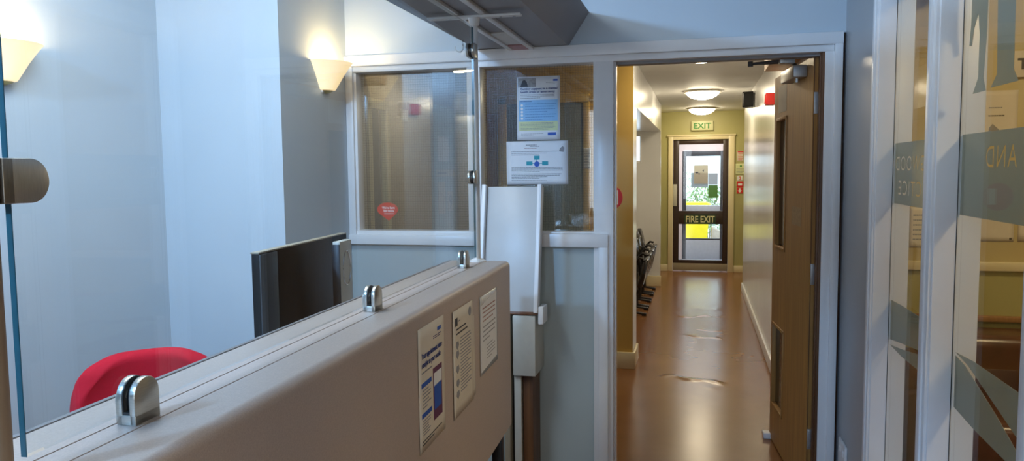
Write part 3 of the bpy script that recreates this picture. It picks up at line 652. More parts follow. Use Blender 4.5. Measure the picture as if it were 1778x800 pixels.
b = MB(); b.box(-1.545, -1.475, PB - 0.04, PB, 0, 2.12, 0.004); b.box(-0.87, -0.82, PB - 0.035, PB, 0, 2.12, 0.004); b.box(-1.545, -0.82, PB - 0.04, PB, 2.07, 2.14, 0.004); b.build('door_frame', M['ochre'], d6)
d7 = root('door_7', (-1.63, PB, 0), 0, 'narrow orange brown door in the far left corner behind the mullion', 'door', kind='structure')
MB().box(-1.72, -1.555, PB - 0.028, PB, 0, 2.0, 0.003).build('leaf', M['mid_wood'], d7)
MB().cyl((-1.575, PB - 0.06, 1.02), (-1.575, PB - 0.028, 1.02), 0.012).build('door_handle', M['steel'], d7)
poster('wall_notice', 'small cream notice at the right of the grey green door', 'notice', F(-0.90, 1.545, PB - 0.0405) if False else F(-0.865, 1.56, PB - 0.0365), 0.06, 0.16, [('lines', 'printed_text', 0.006, 0.02, 0.054, 0.13, 5, 'ink_grey')], paper='cream_paper')
al = root('alarm_bell', (-1.70, 4.32, 1.90), 0, 'dull red alarm box with a white tag seen through the left wired pane', 'alarm')
MB().box(-1.74, -1.675, 4.22, 4.42, 1.885, 1.965, 0.012).build('housing', M['red_dark'], al)
MB().box(-1.676, -1.671, 4.12, 4.225, 1.850, 1.915, 0.003).build('white_tag', M['paper'], al)

# ================================================================== RECEPTION
# ceiling boxing
b = MB(); b.prism([(-1.035, 2.132), (-0.597, 2.132), (-0.499, 2.28), (-1.035, 2.28)], 'y', BY, PY + 0.004)
struct('ceiling_boxing', b, M['grey_box'], 'grey boxed duct with a sloping side under the ceiling', 'duct boxing', smooth=0)
tr = root('ceiling_track', (-0.82, 2.6, 2.12), 0, 'white twin rail fitting under the grey ceiling boxing', 'light fitting')
for x in (-0.869, -0.768): MB().box(x - 0.012, x + 0.012, 0.4, PY - 0.012, 2.118, 2.132, 0.003).build('rail', M['white_metal'], tr)
MB().box(-0.857, -0.780, 3.12, 3.40, 2.124, 2.132, 0.002).build('diffuser', M['tube_cover'], tr)
MB().box(-0.857, -0.780, 3.42, PY - 0.012, 2.120, 2.132, 0.002).build('end_cap', M['pink_end'], tr)
hk = MB(); hk.tube([(-1.022, 3.26, 2.132), (-1.022, 3.26, 2.105), (-1.022, 3.255, 2.09), (-1.028, 3.245, 2.078), (-1.038, 3.235, 2.078), (-1.047, 3.23, 2.086), (-1.05, 3.23, 2.10)], 0.0028)
tag(hk.build('cup_hook', M['white_metal']), 'small white cup hook under the edge of the grey boxing', 'hook')

# counter (own frame: a across, b along)
TH = 0.030; WC = Matrix.Translation((-0.712, 0, 0)) @ Matrix.Rotation(TH, 4, 'Z'); ZT = 1.213
ct = root('reception_counter', label='long warm grey laminate reception counter with rounded front edge and grooved top', cat='counter', matrix=WC)
r_ = 0.02; prof = [(0.108, 0.588)]
for k in range(9):
    a = PI / 2 * k / 8; prof.append((0.108 - r_ + r_ * math.cos(a), ZT - r_ + r_ * math.sin(a)))
for g in (0.013, -0.030): prof += [(g + 0.0016, ZT), (g + 0.0010, ZT - 0.004), (g - 0.0010, ZT - 0.004), (g - 0.0016, ZT)]
prof += [(-0.117, ZT), (-0.127, ZT - 0.008), (-0.127, 0.588)]
MB().prism(prof, 'y', 0.15, 2.727).build('upstand', M['laminate'], ct, local=True, smooth=0.5)
MB().box(-0.1305, -0.1215, 0.15, 2.727, 1.18, ZT + 0.0006, 0.001).build('back_strip', M['back_strip'], ct, local=True)  # darker grey strip along the back of the counter top
MB().box(-0.06, -0.035, 0.15, 2.69, 0.0, 0.588).build('back_panel', M['dark_wood'], ct, local=True)
for y in (2.665, 0.2): MB().box(0.045, 0.085, y, y + 0.04, 0, 0.588, 0.003).build('leg', M['black'], ct, local=True)
dk = root('staff_desk', label='low grey worktop behind the reception counter', cat='desk', matrix=WC)
MB().box(-0.66, -0.130, 0.25, 2.70, 0.72, 0.748, 0.004).build('desk_top', M['laminate'], dk, local=True)
for y in (0.28, 1.45, 2.64): MB().box(-0.64, -0.135, y, y + 0.03, 0, 0.72).build('gable', M['laminate'], dk, local=True)

# clamps: local y along the glass, z away from the fixing, x across
def clamp_parts(parent):
    def dplate(x0, x1, z0):
        b = MB(); pts = [(-0.025, z0), (0.025, z0)]
        for k in range(15):
            a = PI * k / 14; pts.append((0.025 * math.cos(a), 0.037 + 0.025 * math.sin(a)))
        b.prism(pts, 'x', x0, x1, bev=0.0012); return b
    b = dplate(0.0055, 0.0145, 0.0); b2 = dplate(-0.0145, -0.0055, 0.0).bm; me = bpy.data.meshes.new('t'); b2.to_mesh(me); b.bm.from_mesh(me); b2.free()
    b.box(-0.0145, 0.0145, -0.025, 0.025, 0.0, 0.014, 0.001)
    b.build('clamp_body', M['steel'], parent, local=True)
    b = MB().box(-0.0185, -0.0142, -0.022, 0.022, 0.002, 0.040, 0.001); b.build('cover_plate', M['steel'], parent, local=True)
    g = MB()
    for x0, x1 in ((0.0042, 0.0060), (-0.0060, -0.0042)):
        pts = [(-0.024, 0.014), (0.024, 0.014)] + [(0.0245 * math.cos(PI * k / 14), 0.037 + 0.0245 * math.sin(PI * k / 14)) for k in range(15)]
        g.prism(pts, 'x', x0, x1)
    g.box(-0.0055, 0.0055, -0.024, 0.024, 0.013, 0.018); g.build('gasket', M['rubber'], parent, local=True)
def clamp(mt, lab):
    r = root('glass_clamp', label=lab, cat='clamp', group='steel clamps holding the glass screen', matrix=mt); clamp_parts(r); return r
GA = -0.009
for bb, lab in ((0.865, 'steel glass clamp on the counter top in front of the red chair'), (1.695, 'steel glass clamp on the counter top in front of the dark screen'), (2.51, 'steel glass clamp on the counter top beside the far white pole')):
    clamp(WC @ T((GA, bb, ZT)), lab)
PN, PF = 0.647, 2.70
def pole_clamp(bp, z, sgn, lab):
    # fixed to a pole at bp; local z (away from fixing) runs along sgn*b
    m = Matrix(((1, 0, 0, GA), (0, 0, sgn, bp + sgn * 0.012), (0, -sgn, 0, z), (0, 0, 0, 1)))
    clamp(WC @ m, lab)
pole_clamp(PN, 1.545, 1, 'steel glass clamp on the near pole at the left edge of the glass'); pole_clamp(PN, 1.985, 1, 'steel glass clamp high on the near pole, above the frame')
pole_clamp(PF, 1.528, -1, 'steel glass clamp halfway up the far white pole'); pole_clamp(PF, 1.985, -1, 'steel glass clamp near the top of the far white pole')
gs = root('glass_screen', label='tall clear glass screen standing along the reception counter', cat='glass screen', matrix=WC)
g0, g1 = PN + 0.030, PF - 0.030
MB().box(GA - 0.004, GA + 0.004, g0 + 0.0006, g1 - 0.0006, ZT + 0.019, 2.07).build('glass_sheet', M['screen_glass'], gs, local=True, smooth=0)
e_ = MB().box(GA - 0.004, GA + 0.004, g0, g0 + 0.0005, ZT + 0.019, 2.07).build('glass_edge', M['glass_edge'], gs, local=True, smooth=0); e_['label'] = 'teal cut edge of the glass'
MB().box(GA - 0.004, GA + 0.004, g1 - 0.0005, g1, ZT + 0.019, 2.07).build('glass_edge', M['glass_edge'], gs, local=True, smooth=0)
def pole(bp, lab, pm):
    r = root('screen_pole', label=lab, cat='pole', matrix=WC @ T((GA, bp, ZT)))
    MB().cyl((0, 0, 0.004), (0, 0, 2.112 - ZT), 0.0125).build('shaft', pm, r, local=True)
    MB().lathe([(0, 0), (0.032, 0), (0.032, 0.004), (0.020, 0.008), (0.018, 0.012), (0.0125, 0.012)], (0, 0, 0)).build('base_flange', pm, r, local=True)
    b = MB(); b.box(-0.175, 0.175, -0.018, 0.018, 2.108 - ZT, 2.1165 - ZT, 0.002); b.lathe([(0.0125, -0.03), (0.018, -0.025), (0.022, 0.0)], (0, 0, 2.108 - ZT)); b.build('top_plate', pm, r, local=True)  # left arm added to stand in for the plate's reflection in the glass
    for x in (0.15, 0.10): MB().cyl((x, 0, 2.105 - ZT), (x, 0, 2.110 - ZT), 0.005, n=12).build('screw_head', M['dull_metal'], r, local=True)
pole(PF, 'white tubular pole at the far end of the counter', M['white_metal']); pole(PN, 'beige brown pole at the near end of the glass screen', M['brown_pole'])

# notices on the counter front
def front(bb, z, tilt=0.0): return WC @ frame_m((0.1102, bb, z), (0, math.cos(tilt), math.sin(tilt)), (0, -math.sin(tilt), math.cos(tilt)))
poster('counter_notice', 'notice about appointment letters by mobile on the counter front, nearest of the row', 'notice', front(1.680, 0.860, 0.0), 0.207, 0.310,
       [('rect', 'logo_block', 0.150, 0.278, 0.180, 0.288, 'nhs_blue'), ('lines', 'logo_text', 0.115, 0.262, 0.185, 0.272, 2, 'ink_blue'),
        ('text', 'heading', 'Your appointment letter', 0.022, 0.232, 0.020, 'ink_blue', 0.165), ('text', 'heading', 'straight to your mobile', 0.022, 0.210, 0.020, 'ink_blue', 0.150),
        ('lines', 'subheading', 0.022, 0.192, 0.12, 0.202, 1, 'ink_grey'), ('rect', 'blue_bar', 0.018, 0.160, 0.095, 0.172, 'nhs_blue'), ('lines', 'body_text', 0.025, 0.105, 0.090, 0.156, 6, 'ink_grey'),
        ('rect', 'blue_bar', 0.018, 0.084, 0.095, 0.096, 'nhs_blue'), ('lines', 'body_text', 0.025, 0.038, 0.085, 0.080, 6, 'ink_grey'),
        ('rect', 'phone_outline', 0.108, 0.052, 0.182, 0.188, 'maroon_print'), ('poly', 'phone_page', [(0.113, 0.140), (0.177, 0.140), (0.177, 0.174), (0.113, 0.174)], 'paper'), ('poly', 'phone_screen', [(0.116, 0.078), (0.174, 0.078), (0.174, 0.142), (0.116, 0.142)], 'nhs_blue'), ('poly', 'phone_menu', [(0.116, 0.064), (0.174, 0.064), (0.174, 0.078), (0.116, 0.078)], 'maroon_print'),
        ('lines', 'footer_text', 0.018, 0.014, 0.185, 0.030, 2, 'ink')], group='notices on the counter front', paper='cream_paper')
us = poster('counter_notice', 'plain back sheet peeping out behind the middle counter notice', 'notice', WC @ frame_m((0.1090, 2.05, 0.853), (0, 1, 0.03), (0, 0, 1)), 0.16, 0.25, [], group='notices on the counter front', paper='cream_paper')
poster('counter_notice', 'notice with a column of small pictures on the counter front, middle of the row', 'notice', front(1.968, 0.852, 0.0) @ T((0, 0, 0.0012)), 0.210, 0.308,
       [('rect', 'logo_block', 0.020, 0.262, 0.045, 0.285, 'ink'), ('lines', 'logo_text', 0.052, 0.268, 0.085, 0.278, 1, 'ink_grey'), ('disc', 'round_emblem', 0.175, 0.280, 0.014, 'ink_grey'),
        ('lines', 'heading', 0.03, 0.232, 0.175, 0.258, 2, 'ink'), ('lines', 'body_text', 0.07, 0.06, 0.185, 0.225, 18, 'ink_grey')] +
       [('poly', 'small_picture', [(0.025, y), (0.040, y - 0.012), (0.056, y), (0.050, y + 0.012), (0.030, y + 0.012)], 'ink_grey') for y in (0.205, 0.178, 0.135, 0.095, 0.062)], group='notices on the counter front', paper='cream_paper')
poster('counter_notice', 'plastic sleeved printed form on the counter front, furthest of the row', 'notice', front(2.270, 0.895, 0.0), 0.235, 0.255,
       [('poly', 'inner_sheet', [(0.010, 0.010), (0.222, 0.020), (0.225, 0.245), (0.012, 0.225)], 'paper'), ('lines', 'form_lines', 0.03, 0.165, 0.205, 0.22, 4, 'ink_red'), ('lines', 'form_lines', 0.03, 0.10, 0.205, 0.16, 4, 'ink_grey'),
        ('lines', 'body_text', 0.08, 0.035, 0.20, 0.09, 5, 'ink_grey')], group='notices on the counter front', paper='plastic_sleeve')

# red office chair
ch = root('office_chair', (-1.655, 1.965, 0), math.radians(42), 'red upholstered office chair with rounded back behind the counter', 'chair')
b = MB(); t = bmesh.new(); nx, nz = 20, 16; V = []
for j in range(nz + 1):
    v = j / nz; z = 0.50 + 0.50 * v; hw = 0.216 * (1 - max(0, (v - 0.55) / 0.45) ** 4.0 * 0.26) * (0.90 + 0.10 * min(1, v * 2.2)); row = []
    for i in range(nx + 1):
        u = -1 + 2 * i / nx; zz = z - (abs(u) ** 4) * 0.060 * max(0.0, (v - 0.45) / 0.55)
        row.append(t.verts.new((u * hw, -0.055 * u * u + 0.03 * math.sin(PI * v) + 0.06 * v, zz)))
    V.append(row)
for j in range(nz):
    for i in range(nx): t.faces.new((V[j][i], V[j][i + 1], V[j + 1][i + 1], V[j + 1][i]))
b._add(t); b.build('backrest', M['red_fabric'], ch, local=True, smooth=3, thick=0.055, sub=1)
b = MB(); b.box(-0.24, 0.24, -0.42, 0.04, 0.44, 0.51, 0.03, 3); b.build('seat', M['red_fabric'], ch, local=True, smooth=3)
MB().tube([(0, 0.0, 0.43), (0, 0.10, 0.44), (0, 0.12, 0.52), (0, 0.09, 0.72)], 0.02).build('back_bar', M['black'], ch, local=True)
MB().cyl((0, -0.19, 0.10), (0, -0.19, 0.44), 0.028).build('gas_column', M['black'], ch, local=True)
for k in range(5):
    a = 2 * PI * k / 5; ex_, ey_ = 0.28 * math.cos(a), -0.19 + 0.28 * math.sin(a)
    lg = MB().tube([(0, -0.19, 0.12), (ex_ * 0.6, -0.19 + (ey_ + 0.19) * 0.6, 0.10), (ex_, ey_, 0.075)], 0.02).build('base_leg', M['black'], ch, local=True)
    MB().cyl((ex_ - 0.02 * math.sin(a), ey_ + 0.02 * math.cos(a), 0.028), (ex_ + 0.02 * math.sin(a), ey_ - 0.02 * math.cos(a), 0.028), 0.028).build('caster', M['rubber'], lg, local=True)

# monitor and slim box behind the counter
A_, B_ = Vector((-1.070, 1.677, 0)), Vector((-1.128, 2.282, 0)); dm = (B_ - A_).normalized(); ma = math.atan2(dm.y, dm.x)
mo = root('computer_monitor', label='large black computer screen standing behind the counter', cat='monitor', matrix=Matrix.Translation((A_.x, A_.y, 0.748)) @ Matrix.Rotation(ma - PI / 2, 4, 'Z'))
LM = (B_ - A_).length
MB().box(-0.022, 0.0, 0, LM, 0.235, 0.602, 0.003).build('rear_housing', M['gloss_black'], mo, local=True)
MB().box(-0.024, -0.0005, 0.0, LM, 0.600, 0.6045, 0.001).build('top_edge', M['beige_metal'], mo, local=True)
MB().box(-0.026, -0.0215, 0.012, LM - 0.012, 0.25, 0.59).build('screen', M['gloss_black'], mo, local=True)
MB().box(-0.0005, 0.003, 0.0, 0.095, 0.238, 0.598, 0.001).build('side_strip', M['dark_strip'], mo, local=True)  # strip paler than the black housing, at its near end
MB().box(-0.05, -0.02, LM / 2 - 0.12, LM / 2 - 0.04, 0.01, 0.40, 0.004).build('stand_neck', M['black'], mo, local=True)
MB().box(-0.14, 0.04, LM / 2 - 0.19, LM / 2 + 0.03, 0.0, 0.012, 0.003).build('stand_base', M['black'], mo, local=True)
pc = root('slim_box', (-1.045, 2.08, 0.748), 0.09, 'slim cream upright box with an oval ring mark beside the dark screen', 'computer box')
MB().box(-0.012, 0.012, -0.045, 0.050, 0.012, 0.598, 0.003).build('case', M['cream_plastic'], pc, local=True)
MB().box(-0.012, 0.012, -0.050, -0.0455, 0.012, 0.590, 0.001).build('side_panel', M['black'], pc, local=True)
MB().box(-0.03, 0.03, -0.05, 0.05, 0.0, 0.012, 0.002).build('foot', M['black'], pc, local=True)
b = MB(); pts = [(0.0125, 0.004 + 0.030 * math.cos(2 * PI * k / 28), 0.515 + 0.052 * math.sin(2 * PI * k / 28)) for k in range(29)]; b.tube(pts, 0.0022, 8); b.build('oval_ring', M['chrome'], pc, local=True)

# sconces
def sconce(loc, rz, lab):
    r = root('wall_sconce', loc, rz, lab, 'wall lamp', 'half bowl wall sconces')
    prof = [(0.040, 0.0), (0.050, 0.004), (0.066, 0.030), (0.088, 0.068), (0.110, 0.100), (0.127, 0.124), (0.133, 0.130), (0.129, 0.130), (0.105, 0.100), (0.083, 0.068), (0.060, 0.030), (0.045, 0.010), (0.0, 0.008)]
    MB().lathe(prof, (0, 0, 0), n=36, a0=-PI / 2, a1=PI / 2).build('shade', M['sconce'], r, local=True)
    MB().lathe([(0, -0.014), (0.016, -0.012), (0.034, -0.004), (0.042, 0.002), (0.0, 0.003)], (0, 0, 0), n=24, a0=-PI / 2, a1=PI / 2).build('finial', M['brass'], r, local=True)
    MB().box(0.0, 0.008, -0.04, 0.04, -0.01, 0.11, 0.002).build('back_plate', M['white_metal'], r, local=True)
    return r
s2 = (XC, 3.325, 1.940); s1 = (XL, 2.13, 1.875)
sc = sconce(s2, 0, 'lit alabaster wall sconce in the corner beside the wired window')
dup(sc, s1, 'lit alabaster wall sconce on the blue wall at the left edge')

# raised counter flap and its support
FO = Vector((-0.856, 3.37, 0.890)); FU = Vector((0.015, 0.118, 0.585)); FRt = Vector((1, 0.0, 0.0))
fm = frame_m(FO, FRt, FU); LF = FU.length
fl = root('counter_flap', label='white painted counter flap raised upright against the window', cat='flap', matrix=fm)
MB().box(-0.145, 0.145, 0.004, LF, -0.022, 0.0, 0.002).build('board', M['flap_paint'], fl, local=True)
for x in (-0.145, 0.125): MB().box(x, x + 0.020, 0.004, LF + 0.006, 0.0, 0.032, 0.003).build('side_lip', M['white_gloss'], fl, local=True)
MB().box(-0.145, 0.145, -0.0055, 0.0085, -0.022, 0.003, 0.001).build('raw_edge', M['raw_edge'], fl, local=True)
fs = root('flap_bracket', (-0.78, 3.45, 0), 0, 'grey boxed post with wooden legs under the raised white flap', 'support')
MB().box(-0.834, -0.727, 3.36, PY + 0.012, 0.597, 0.880, 0.003).build('box', M['cream_plastic'], fs)
MB().box(-0.878, -0.850, 3.36, PY + 0.012, 0.0, 0.882, 0.003).build('gable_panel', M['beige_metal'], fs)
MB().box(-0.848, -0.836, 3.42, PY + 0.012, 0.0, 0.875).build('gap_shade', M['black'], fs)  # black strip stands in for the shade inside the gap
MB().box(-0.834, -0.800, 3.38, PY + 0.012, 0.0, 0.597, 0.002).build('leg', M['cream_plastic'], fs)
MB().box(-0.796, -0.748, 3.40, PY + 0.012, 0.0, 0.597, 0.002).build('leg', M['dark_wood'], fs)
MB().box(-0.7105, -0.686, 3.35, 3.45, 0.845, 0.926, 0.004).build('stop_block', M['white_gloss'], fl)

# papers and sticker on the wired window
FP = lambda x, z: frame_m((x, PY + 0.0605, z), (1, 0, 0), (0, 0, 1))
poster('window_poster', 'portrait poster about mental health crisis support on the right window pane', 'poster', FP(-0.862, 1.698), 0.213, 0.305,
       [('rect', 'photo_strip', 0.006, 0.255, 0.095, 0.298, 'photo_grey'), ('poly', 'photo_figure', [(0.018, 0.257), (0.056, 0.257), (0.050, 0.280), (0.038, 0.292), (0.028, 0.284)], 'ink'),
        ('rect', 'logo_block', 0.180, 0.280, 0.202, 0.289, 'nhs_blue'), ('lines', 'logo_text', 0.145, 0.264, 0.202, 0.277, 2, 'ink_grey'),
        ('text', 'heading', 'Getting support in a mental', 0.018, 0.242, 0.014, 'ink_blue', 0.182), ('text', 'heading', 'health crisis or emergency', 0.018, 0.227, 0.014, 'ink_blue', 0.170),
        ('lines', 'body_text', 0.018, 0.198, 0.196, 0.221, 3, 'ink_grey'), ('rect', 'blue_panel', 0.010, 0.090, 0.202, 0.193, 'sky_print'),
        ('lines', 'blue_text', 0.018, 0.182, 0.12, 0.190, 1, 'ink_blue'), ('lines', 'blue_text', 0.042, 0.092, 0.195, 0.180, 7, 'ink_soft_blue')] +
       [('disc', 'icon', 0.025, y, 0.006, 'white_print') for y in (0.168, 0.152, 0.136, 0.120, 0.104)] +
       [('rect', 'lime_panel', 0.010, 0.045, 0.202, 0.090, 'lime_print'), ('lines', 'lime_text', 0.018, 0.048, 0.19, 0.086, 6, 'ink_grey'), ('rect', 'blue_button', 0.152, 0.022, 0.192, 0.036, 'nhs_blue'), ('lines', 'footer_text', 0.02, 0.022, 0.13, 0.034, 2, 'ink_grey')])
poster('window_poster', 'landscape poster with teal boxes around a blue circle on the right window pane', 'poster', FP(-0.917, 1.483), 0.306, 0.210,
       [('lines', 'heading', 0.098, 0.186, 0.195, 0.196, 1, 'ink'), ('lines', 'heading', 0.118, 0.180, 0.175, 0.187, 1, 'ink_grey'), ('lines', 'heading', 0.090, 0.172, 0.205, 0.179, 1, 'ink_red'),
        ('lines', 'body_text', 0.025, 0.140, 0.275, 0.163, 3, 'ink_grey'), ('rect', 'teal_box', 0.138, 0.120, 0.166, 0.139, 'teal_print'), ('rect', 'teal_box', 0.100, 0.093, 0.130, 0.112, 'teal_print'), ('rect', 'teal_box', 0.178, 0.093, 0.208, 0.112, 'teal_print'),
        ('disc', 'blue_circle', 0.152, 0.099, 0.0135, 'nhs_blue'), ('rect', 'connector', 0.150, 0.112, 0.154, 0.120, 'teal_print'), ('rect', 'connector', 0.130, 0.1005, 0.138, 0.1035, 'teal_print'), ('rect', 'connector', 0.166, 0.1005, 0.178, 0.1035, 'teal_print'),
        ('lines', 'body_text', 0.025, 0.058, 0.28, 0.086, 4, 'ink'), ('lines', 'body_text', 0.025, 0.026, 0.28, 0.054, 4, 'ink'), ('lines', 'footer_text', 0.025, 0.016, 0.245, 0.023, 1, 'ink_grey'), ('lines', 'footer_text', 0.20, 0.008, 0.275, 0.014, 1, 'ink_grey'),
        ('poly', 'corner_drawing', [(0.262, 0.158), (0.284, 0.155), (0.288, 0.176), (0.280, 0.184), (0.272, 0.178), (0.266, 0.172)], 'ink_grey')])
mt = FP(-1.607, 1.302)
hs = root('window_sticker', label='red bubble sticker low on the left window pane', cat='sticker', matrix=mt)
pts = [(0.056 + 0.057 * math.cos(a), 0.057 + 0.036 * math.sin(a)) for a in [math.radians(v) for v in range(-40, 221, 10)]] + [(0.062, 0.0)]
MB().prism(pts, 'z', 0, 0.0008).build('bubble', M['red_sticker'], hs, local=True, smooth=0)
text("We're here", 'lettering', M['white_print'], hs, T((0.026, 0.060, 0.001)), 0.019, 0.070, bold=0.0003); text('for more.', 'lettering', M['white_print'], hs, T((0.034, 0.044, 0.001)), 0.019, 0.060, bold=0.0003)
MB().box(0.036, 0.092, 0.034, 0.036, 0, 0.0012).build('underline', M['white_print'], hs, local=True, smooth=0)

# light switch low on the wall strip
sw = root('wall_socket', (0.62, 3.37, 0.27), 0, 'white wall socket plate low on the narrow grey wall', 'socket')
MB().box(0.600, 0.612, 3.30, 3.445, 0.27, 0.385, 0.004).build('plate', M['white_gloss'], sw)
for y in (3.335, 3.405): MB().box(0.597, 0.601, y - 0.012, y + 0.012, 0.335, 0.360, 0.002).build('switch', M['white_print'], sw)

# ================================================================== WAITING ROOM (through the glazed screen)
WY = 4.3
b = MB(); b.box(0.66, 4.2, WY, WY + 0.1, 1.06, LZ)
struct('wall_waiting_upper', b, M['wait_wall'], 'golden wall above the dado rail in the waiting room')
struct('wall_waiting_lower', MB().box(0.66, 4.2, WY, WY + 0.1, 0, 1.06), M['olive'], 'olive wall below the dado rail in the waiting room')
struct('wall_waiting_side', MB().box(0.66, 0.745, PY + 0.1, WY, 0, LZ), M['wait_wall'], 'golden side wall of the waiting room')
struct('wall_waiting_right', MB().box(4.1, 4.2, -1.0, WY, 0, LZ), M['wait_wall'], 'golden far side wall of the waiting room')
struct('ceiling_waiting', MB().box(0.66, 4.2, PY + 0.1, WY + 0.1, LZ, LZ + 0.1), M['lobby_ceil'], 'white ceiling of the waiting room', 'ceiling')
struct('trim_3', MB().box(0.745, 4.1, WY - 0.025, WY, 1.015, 1.062, 0.005), M['cream_trim'], 'cream dado rail around the waiting room', 'trim')
struct('trim_4', MB().box(0.745, 4.1, WY - 0.03, WY, 0.755, 0.785, 0.005), M['mid_wood'], 'wooden chair rail above the leather sofa', 'trim')
so = root('leather_sofa', (2.0, 3.9, 0), 0, 'dark brown leather sofa behind the glazed screen', 'sofa')
for k in range(3):
    x = 1.12 + k * 0.62
    MB().box(x, x + 0.60, 3.98, 4.26, 0.36, 0.74, 0.06, 4).build('back_cushion', M['leather'], so); MB().box(x, x + 0.60, 3.52, 4.05, 0.26, 0.45, 0.05, 4).build('seat_cushion', M['leather'], so)
for x in (0.95, 2.98): MB().box(x, x + 0.16, 3.50, 4.26, 0.06, 0.62, 0.05, 4).build('armrest', M['leather'], so)
MB().box(0.97, 3.12, 3.54, 4.26, 0.06, 0.28, 0.02).build('base', M['leather'], so)
for x in (1.0, 3.06):
    for y in (3.58, 4.2): MB().cyl((x, y, 0), (x, y, 0.07), 0.025).build('leg', M['dark_wood'], so)
FW = lambda x, z: frame_m((x, WY - 0.002, z), (1, 0, 0), (0, 0, 1))
poster('waiting_notice', 'cream notice with a dark heading, upper one seen through the nearest glazed bay', 'notice', FW(1.385, 1.660), 0.16, 0.265, [('lines', 'body_text', 0.03, 0.17, 0.14, 0.19, 1, 'ink_grey'), ('lines', 'heading', 0.03, 0.13, 0.12, 0.15, 1, 'ink'), ('poly', 'small_picture', [(0.03, 0.03), (0.07, 0.03), (0.09, 0.06), (0.05, 0.10), (0.035, 0.08)], 'ink_grey')], paper='cream_paper')
poster('waiting_notice', 'cream notice with small corner marks, lower one seen through the nearest glazed bay', 'notice', FW(1.385, 1.165), 0.165, 0.24, [('lines', 'body_text', 0.02, 0.11, 0.13, 0.20, 4, 'ink_grey'), ('rect', 'corner_mark', 0.145, 0.01, 0.157, 0.02, 'ink')], paper='cream_paper')
poster('waiting_notice', 'cream notice at the right end beside the lower cornered notice', 'notice', FW(1.568, 1.165), 0.15, 0.45, [('lines', 'body_text', 0.03, 0.10, 0.13, 0.40, 9, 'ink_grey')], paper='cream_paper')
poster('waiting_notice', 'pale notice seen through the far glazed bay below the frosted band', 'notice', FW(1.07, 1.13), 0.13, 0.21, [('lines', 'body_text', 0.015, 0.03, 0.12, 0.18, 6, 'ink_grey')], paper='cream_paper')
ts = MB().box(1.495, 1.80, WY - 0.02, WY, 1.985, 2.115, 0.003).build('waiting_sign', M['cream_paper']); tag(ts, 'cream sign beginning with a dark letter T high in the waiting room', 'sign')
text('T', 'lettering', M['ink'], ts, WM[ts.name].inverted() @ frame_m((1.53, WY - 0.0215, 2.025), (1, 0, 0), (0, 0, 1)), 0.075, None, bold=0.002)
wl = root('ceiling_lamp', (1.9, 2.9, LZ), 0, 'round lit lamp on the waiting room ceiling', 'lamp')
MB().lathe([(0.0, 0.0), (0.19, 0.0), (0.20, -0.012), (0.195, -0.022), (0.175, -0.022)], (1.9, 2.9, LZ)).build('rim', M['dome_ring'], wl)
MB().lathe([(0.178, -0.012), (0.172, -0.035), (0.145, -0.062), (0.10, -0.082), (0.05, -0.092), (0.0, -0.095)], (1.9, 2.9, LZ)).build('shade', M['dome_wait'], wl)

dup(wl, (1.6, 0.7, LZ), 'added unseen round lamp on the waiting room ceiling, nearer the glazed screen')  # extra lamp added to brighten the frosted screen and jambs from behind
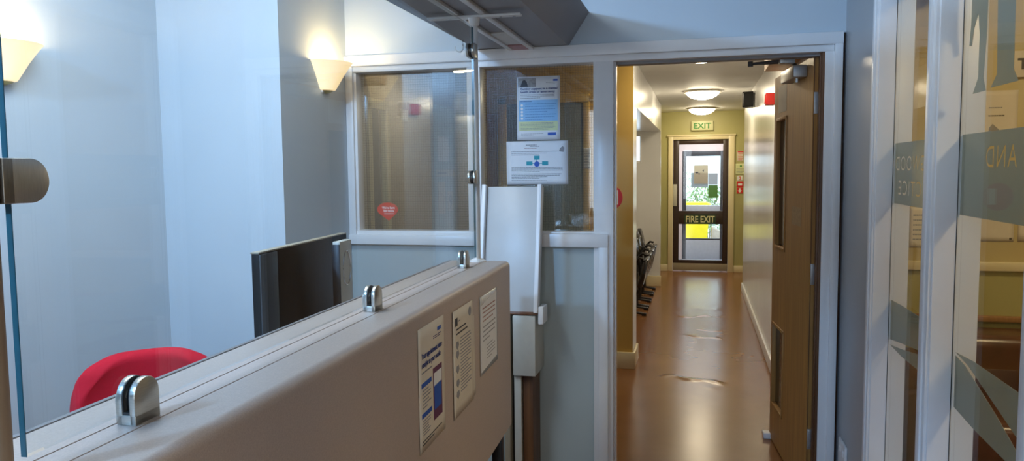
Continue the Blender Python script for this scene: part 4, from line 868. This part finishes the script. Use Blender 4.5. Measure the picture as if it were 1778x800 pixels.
# ================================================================== LIGHT
def area(name, loc, tgt, sx, sy, power, col):
    l = bpy.data.lights.new(name, 'AREA'); l.shape = 'RECTANGLE'; l.size = sx; l.size_y = sy; l.energy = power; l.color = col
    o = bpy.data.objects.new(name, l); COL.objects.link(o); o.location = loc
    o.rotation_euler = (Vector(tgt) - Vector(loc)).to_track_quat('-Z', 'Y').to_euler(); return o
def point(name, loc, power, col, r=0.03):
    l = bpy.data.lights.new(name, 'POINT'); l.energy = power; l.color = col; l.shadow_soft_size = r
    o = bpy.data.objects.new(name, l); COL.objects.link(o); o.location = loc; return o
area('daylight_high_window', (-1.615, BY - 0.02, 2.56), (-1.615, 3, 2.56), 0.14, 0.12, 50, (0.30, 0.58, 1.0))
area('added_staff_fill', (-1.38, 1.65, LZ - 0.005), (-1.38, 1.65, 0), 0.66, 1.3, 22.5, (0.74, 0.87, 1.0))  # added overhead fill for the staff side walls and counter top
area('added_lobby_fill', (-0.41, BY - 0.02, 1.4), (-0.41, 3, 1.4), 0.36, 1.55, 4.5, (0.86, 0.93, 1.0))  # added fill from behind the camera for the partition and jamb
area('added_porch_fill', (0.09, 12.5, 2.19), (0.09, 12.5, 0), 0.8, 1.0, 13, (0.86, 0.93, 1.0))  # added fill under the solid porch ceiling, brightens the porch
for p, k in ((s2, 1), (s1, 1)): point('sconce_bulb', (p[0] + 0.06, p[1], p[2] + 0.11), 3.6, (1.0, 0.72, 0.38), 0.025)
w = bpy.data.worlds.new('World'); scn.world = w; w.use_nodes = True
bg = w.node_tree.nodes['Background']; bg.inputs['Color'].default_value = (0.72, 0.86, 1.0, 1); bg.inputs['Strength'].default_value = 2.3

# ================================================================== CAMERA
cam = bpy.data.cameras.new('Camera'); co = bpy.data.objects.new('Camera', cam); COL.objects.link(co)
f = 1310.0; cam.sensor_fit = 'HORIZONTAL'; cam.sensor_width = 36.0; cam.lens = f / 1778 * 36.0; cam.clip_start = 0.02; cam.clip_end = 200
yv = Vector((1213 - 889, 293 - 400, f)).normalized(); xv = -Vector((-4411 - 889, 354 - 400, f)); xv = (xv - yv * xv.dot(yv)).normalized(); zv = xv.cross(yv)
if zv.y > 0: zv = -zv
Rm = Matrix((xv, yv, zv))                       # world <- image (x right, y down, z forward)
cw = Rm @ Matrix(((1, 0, 0), (0, -1, 0), (0, 0, -1)))
co.matrix_world = Matrix.Translation((0, 0, 1.55)) @ cw.to_4x4()
scn.camera = co
scn.view_settings.view_transform = 'Standard'; scn.view_settings.look = 'None'; scn.view_settings.gamma = 1.0; scn.view_settings.use_curve_mapping = False
scn.view_settings.exposure = 0.45
cy = scn.cycles; cy.use_denoising = True; cy.max_bounces = 10; cy.diffuse_bounces = 5; cy.glossy_bounces = 5; cy.transparent_max_bounces = 32; cy.caustics_reflective = False; cy.caustics_refractive = False; cy.sample_clamp_indirect = 8
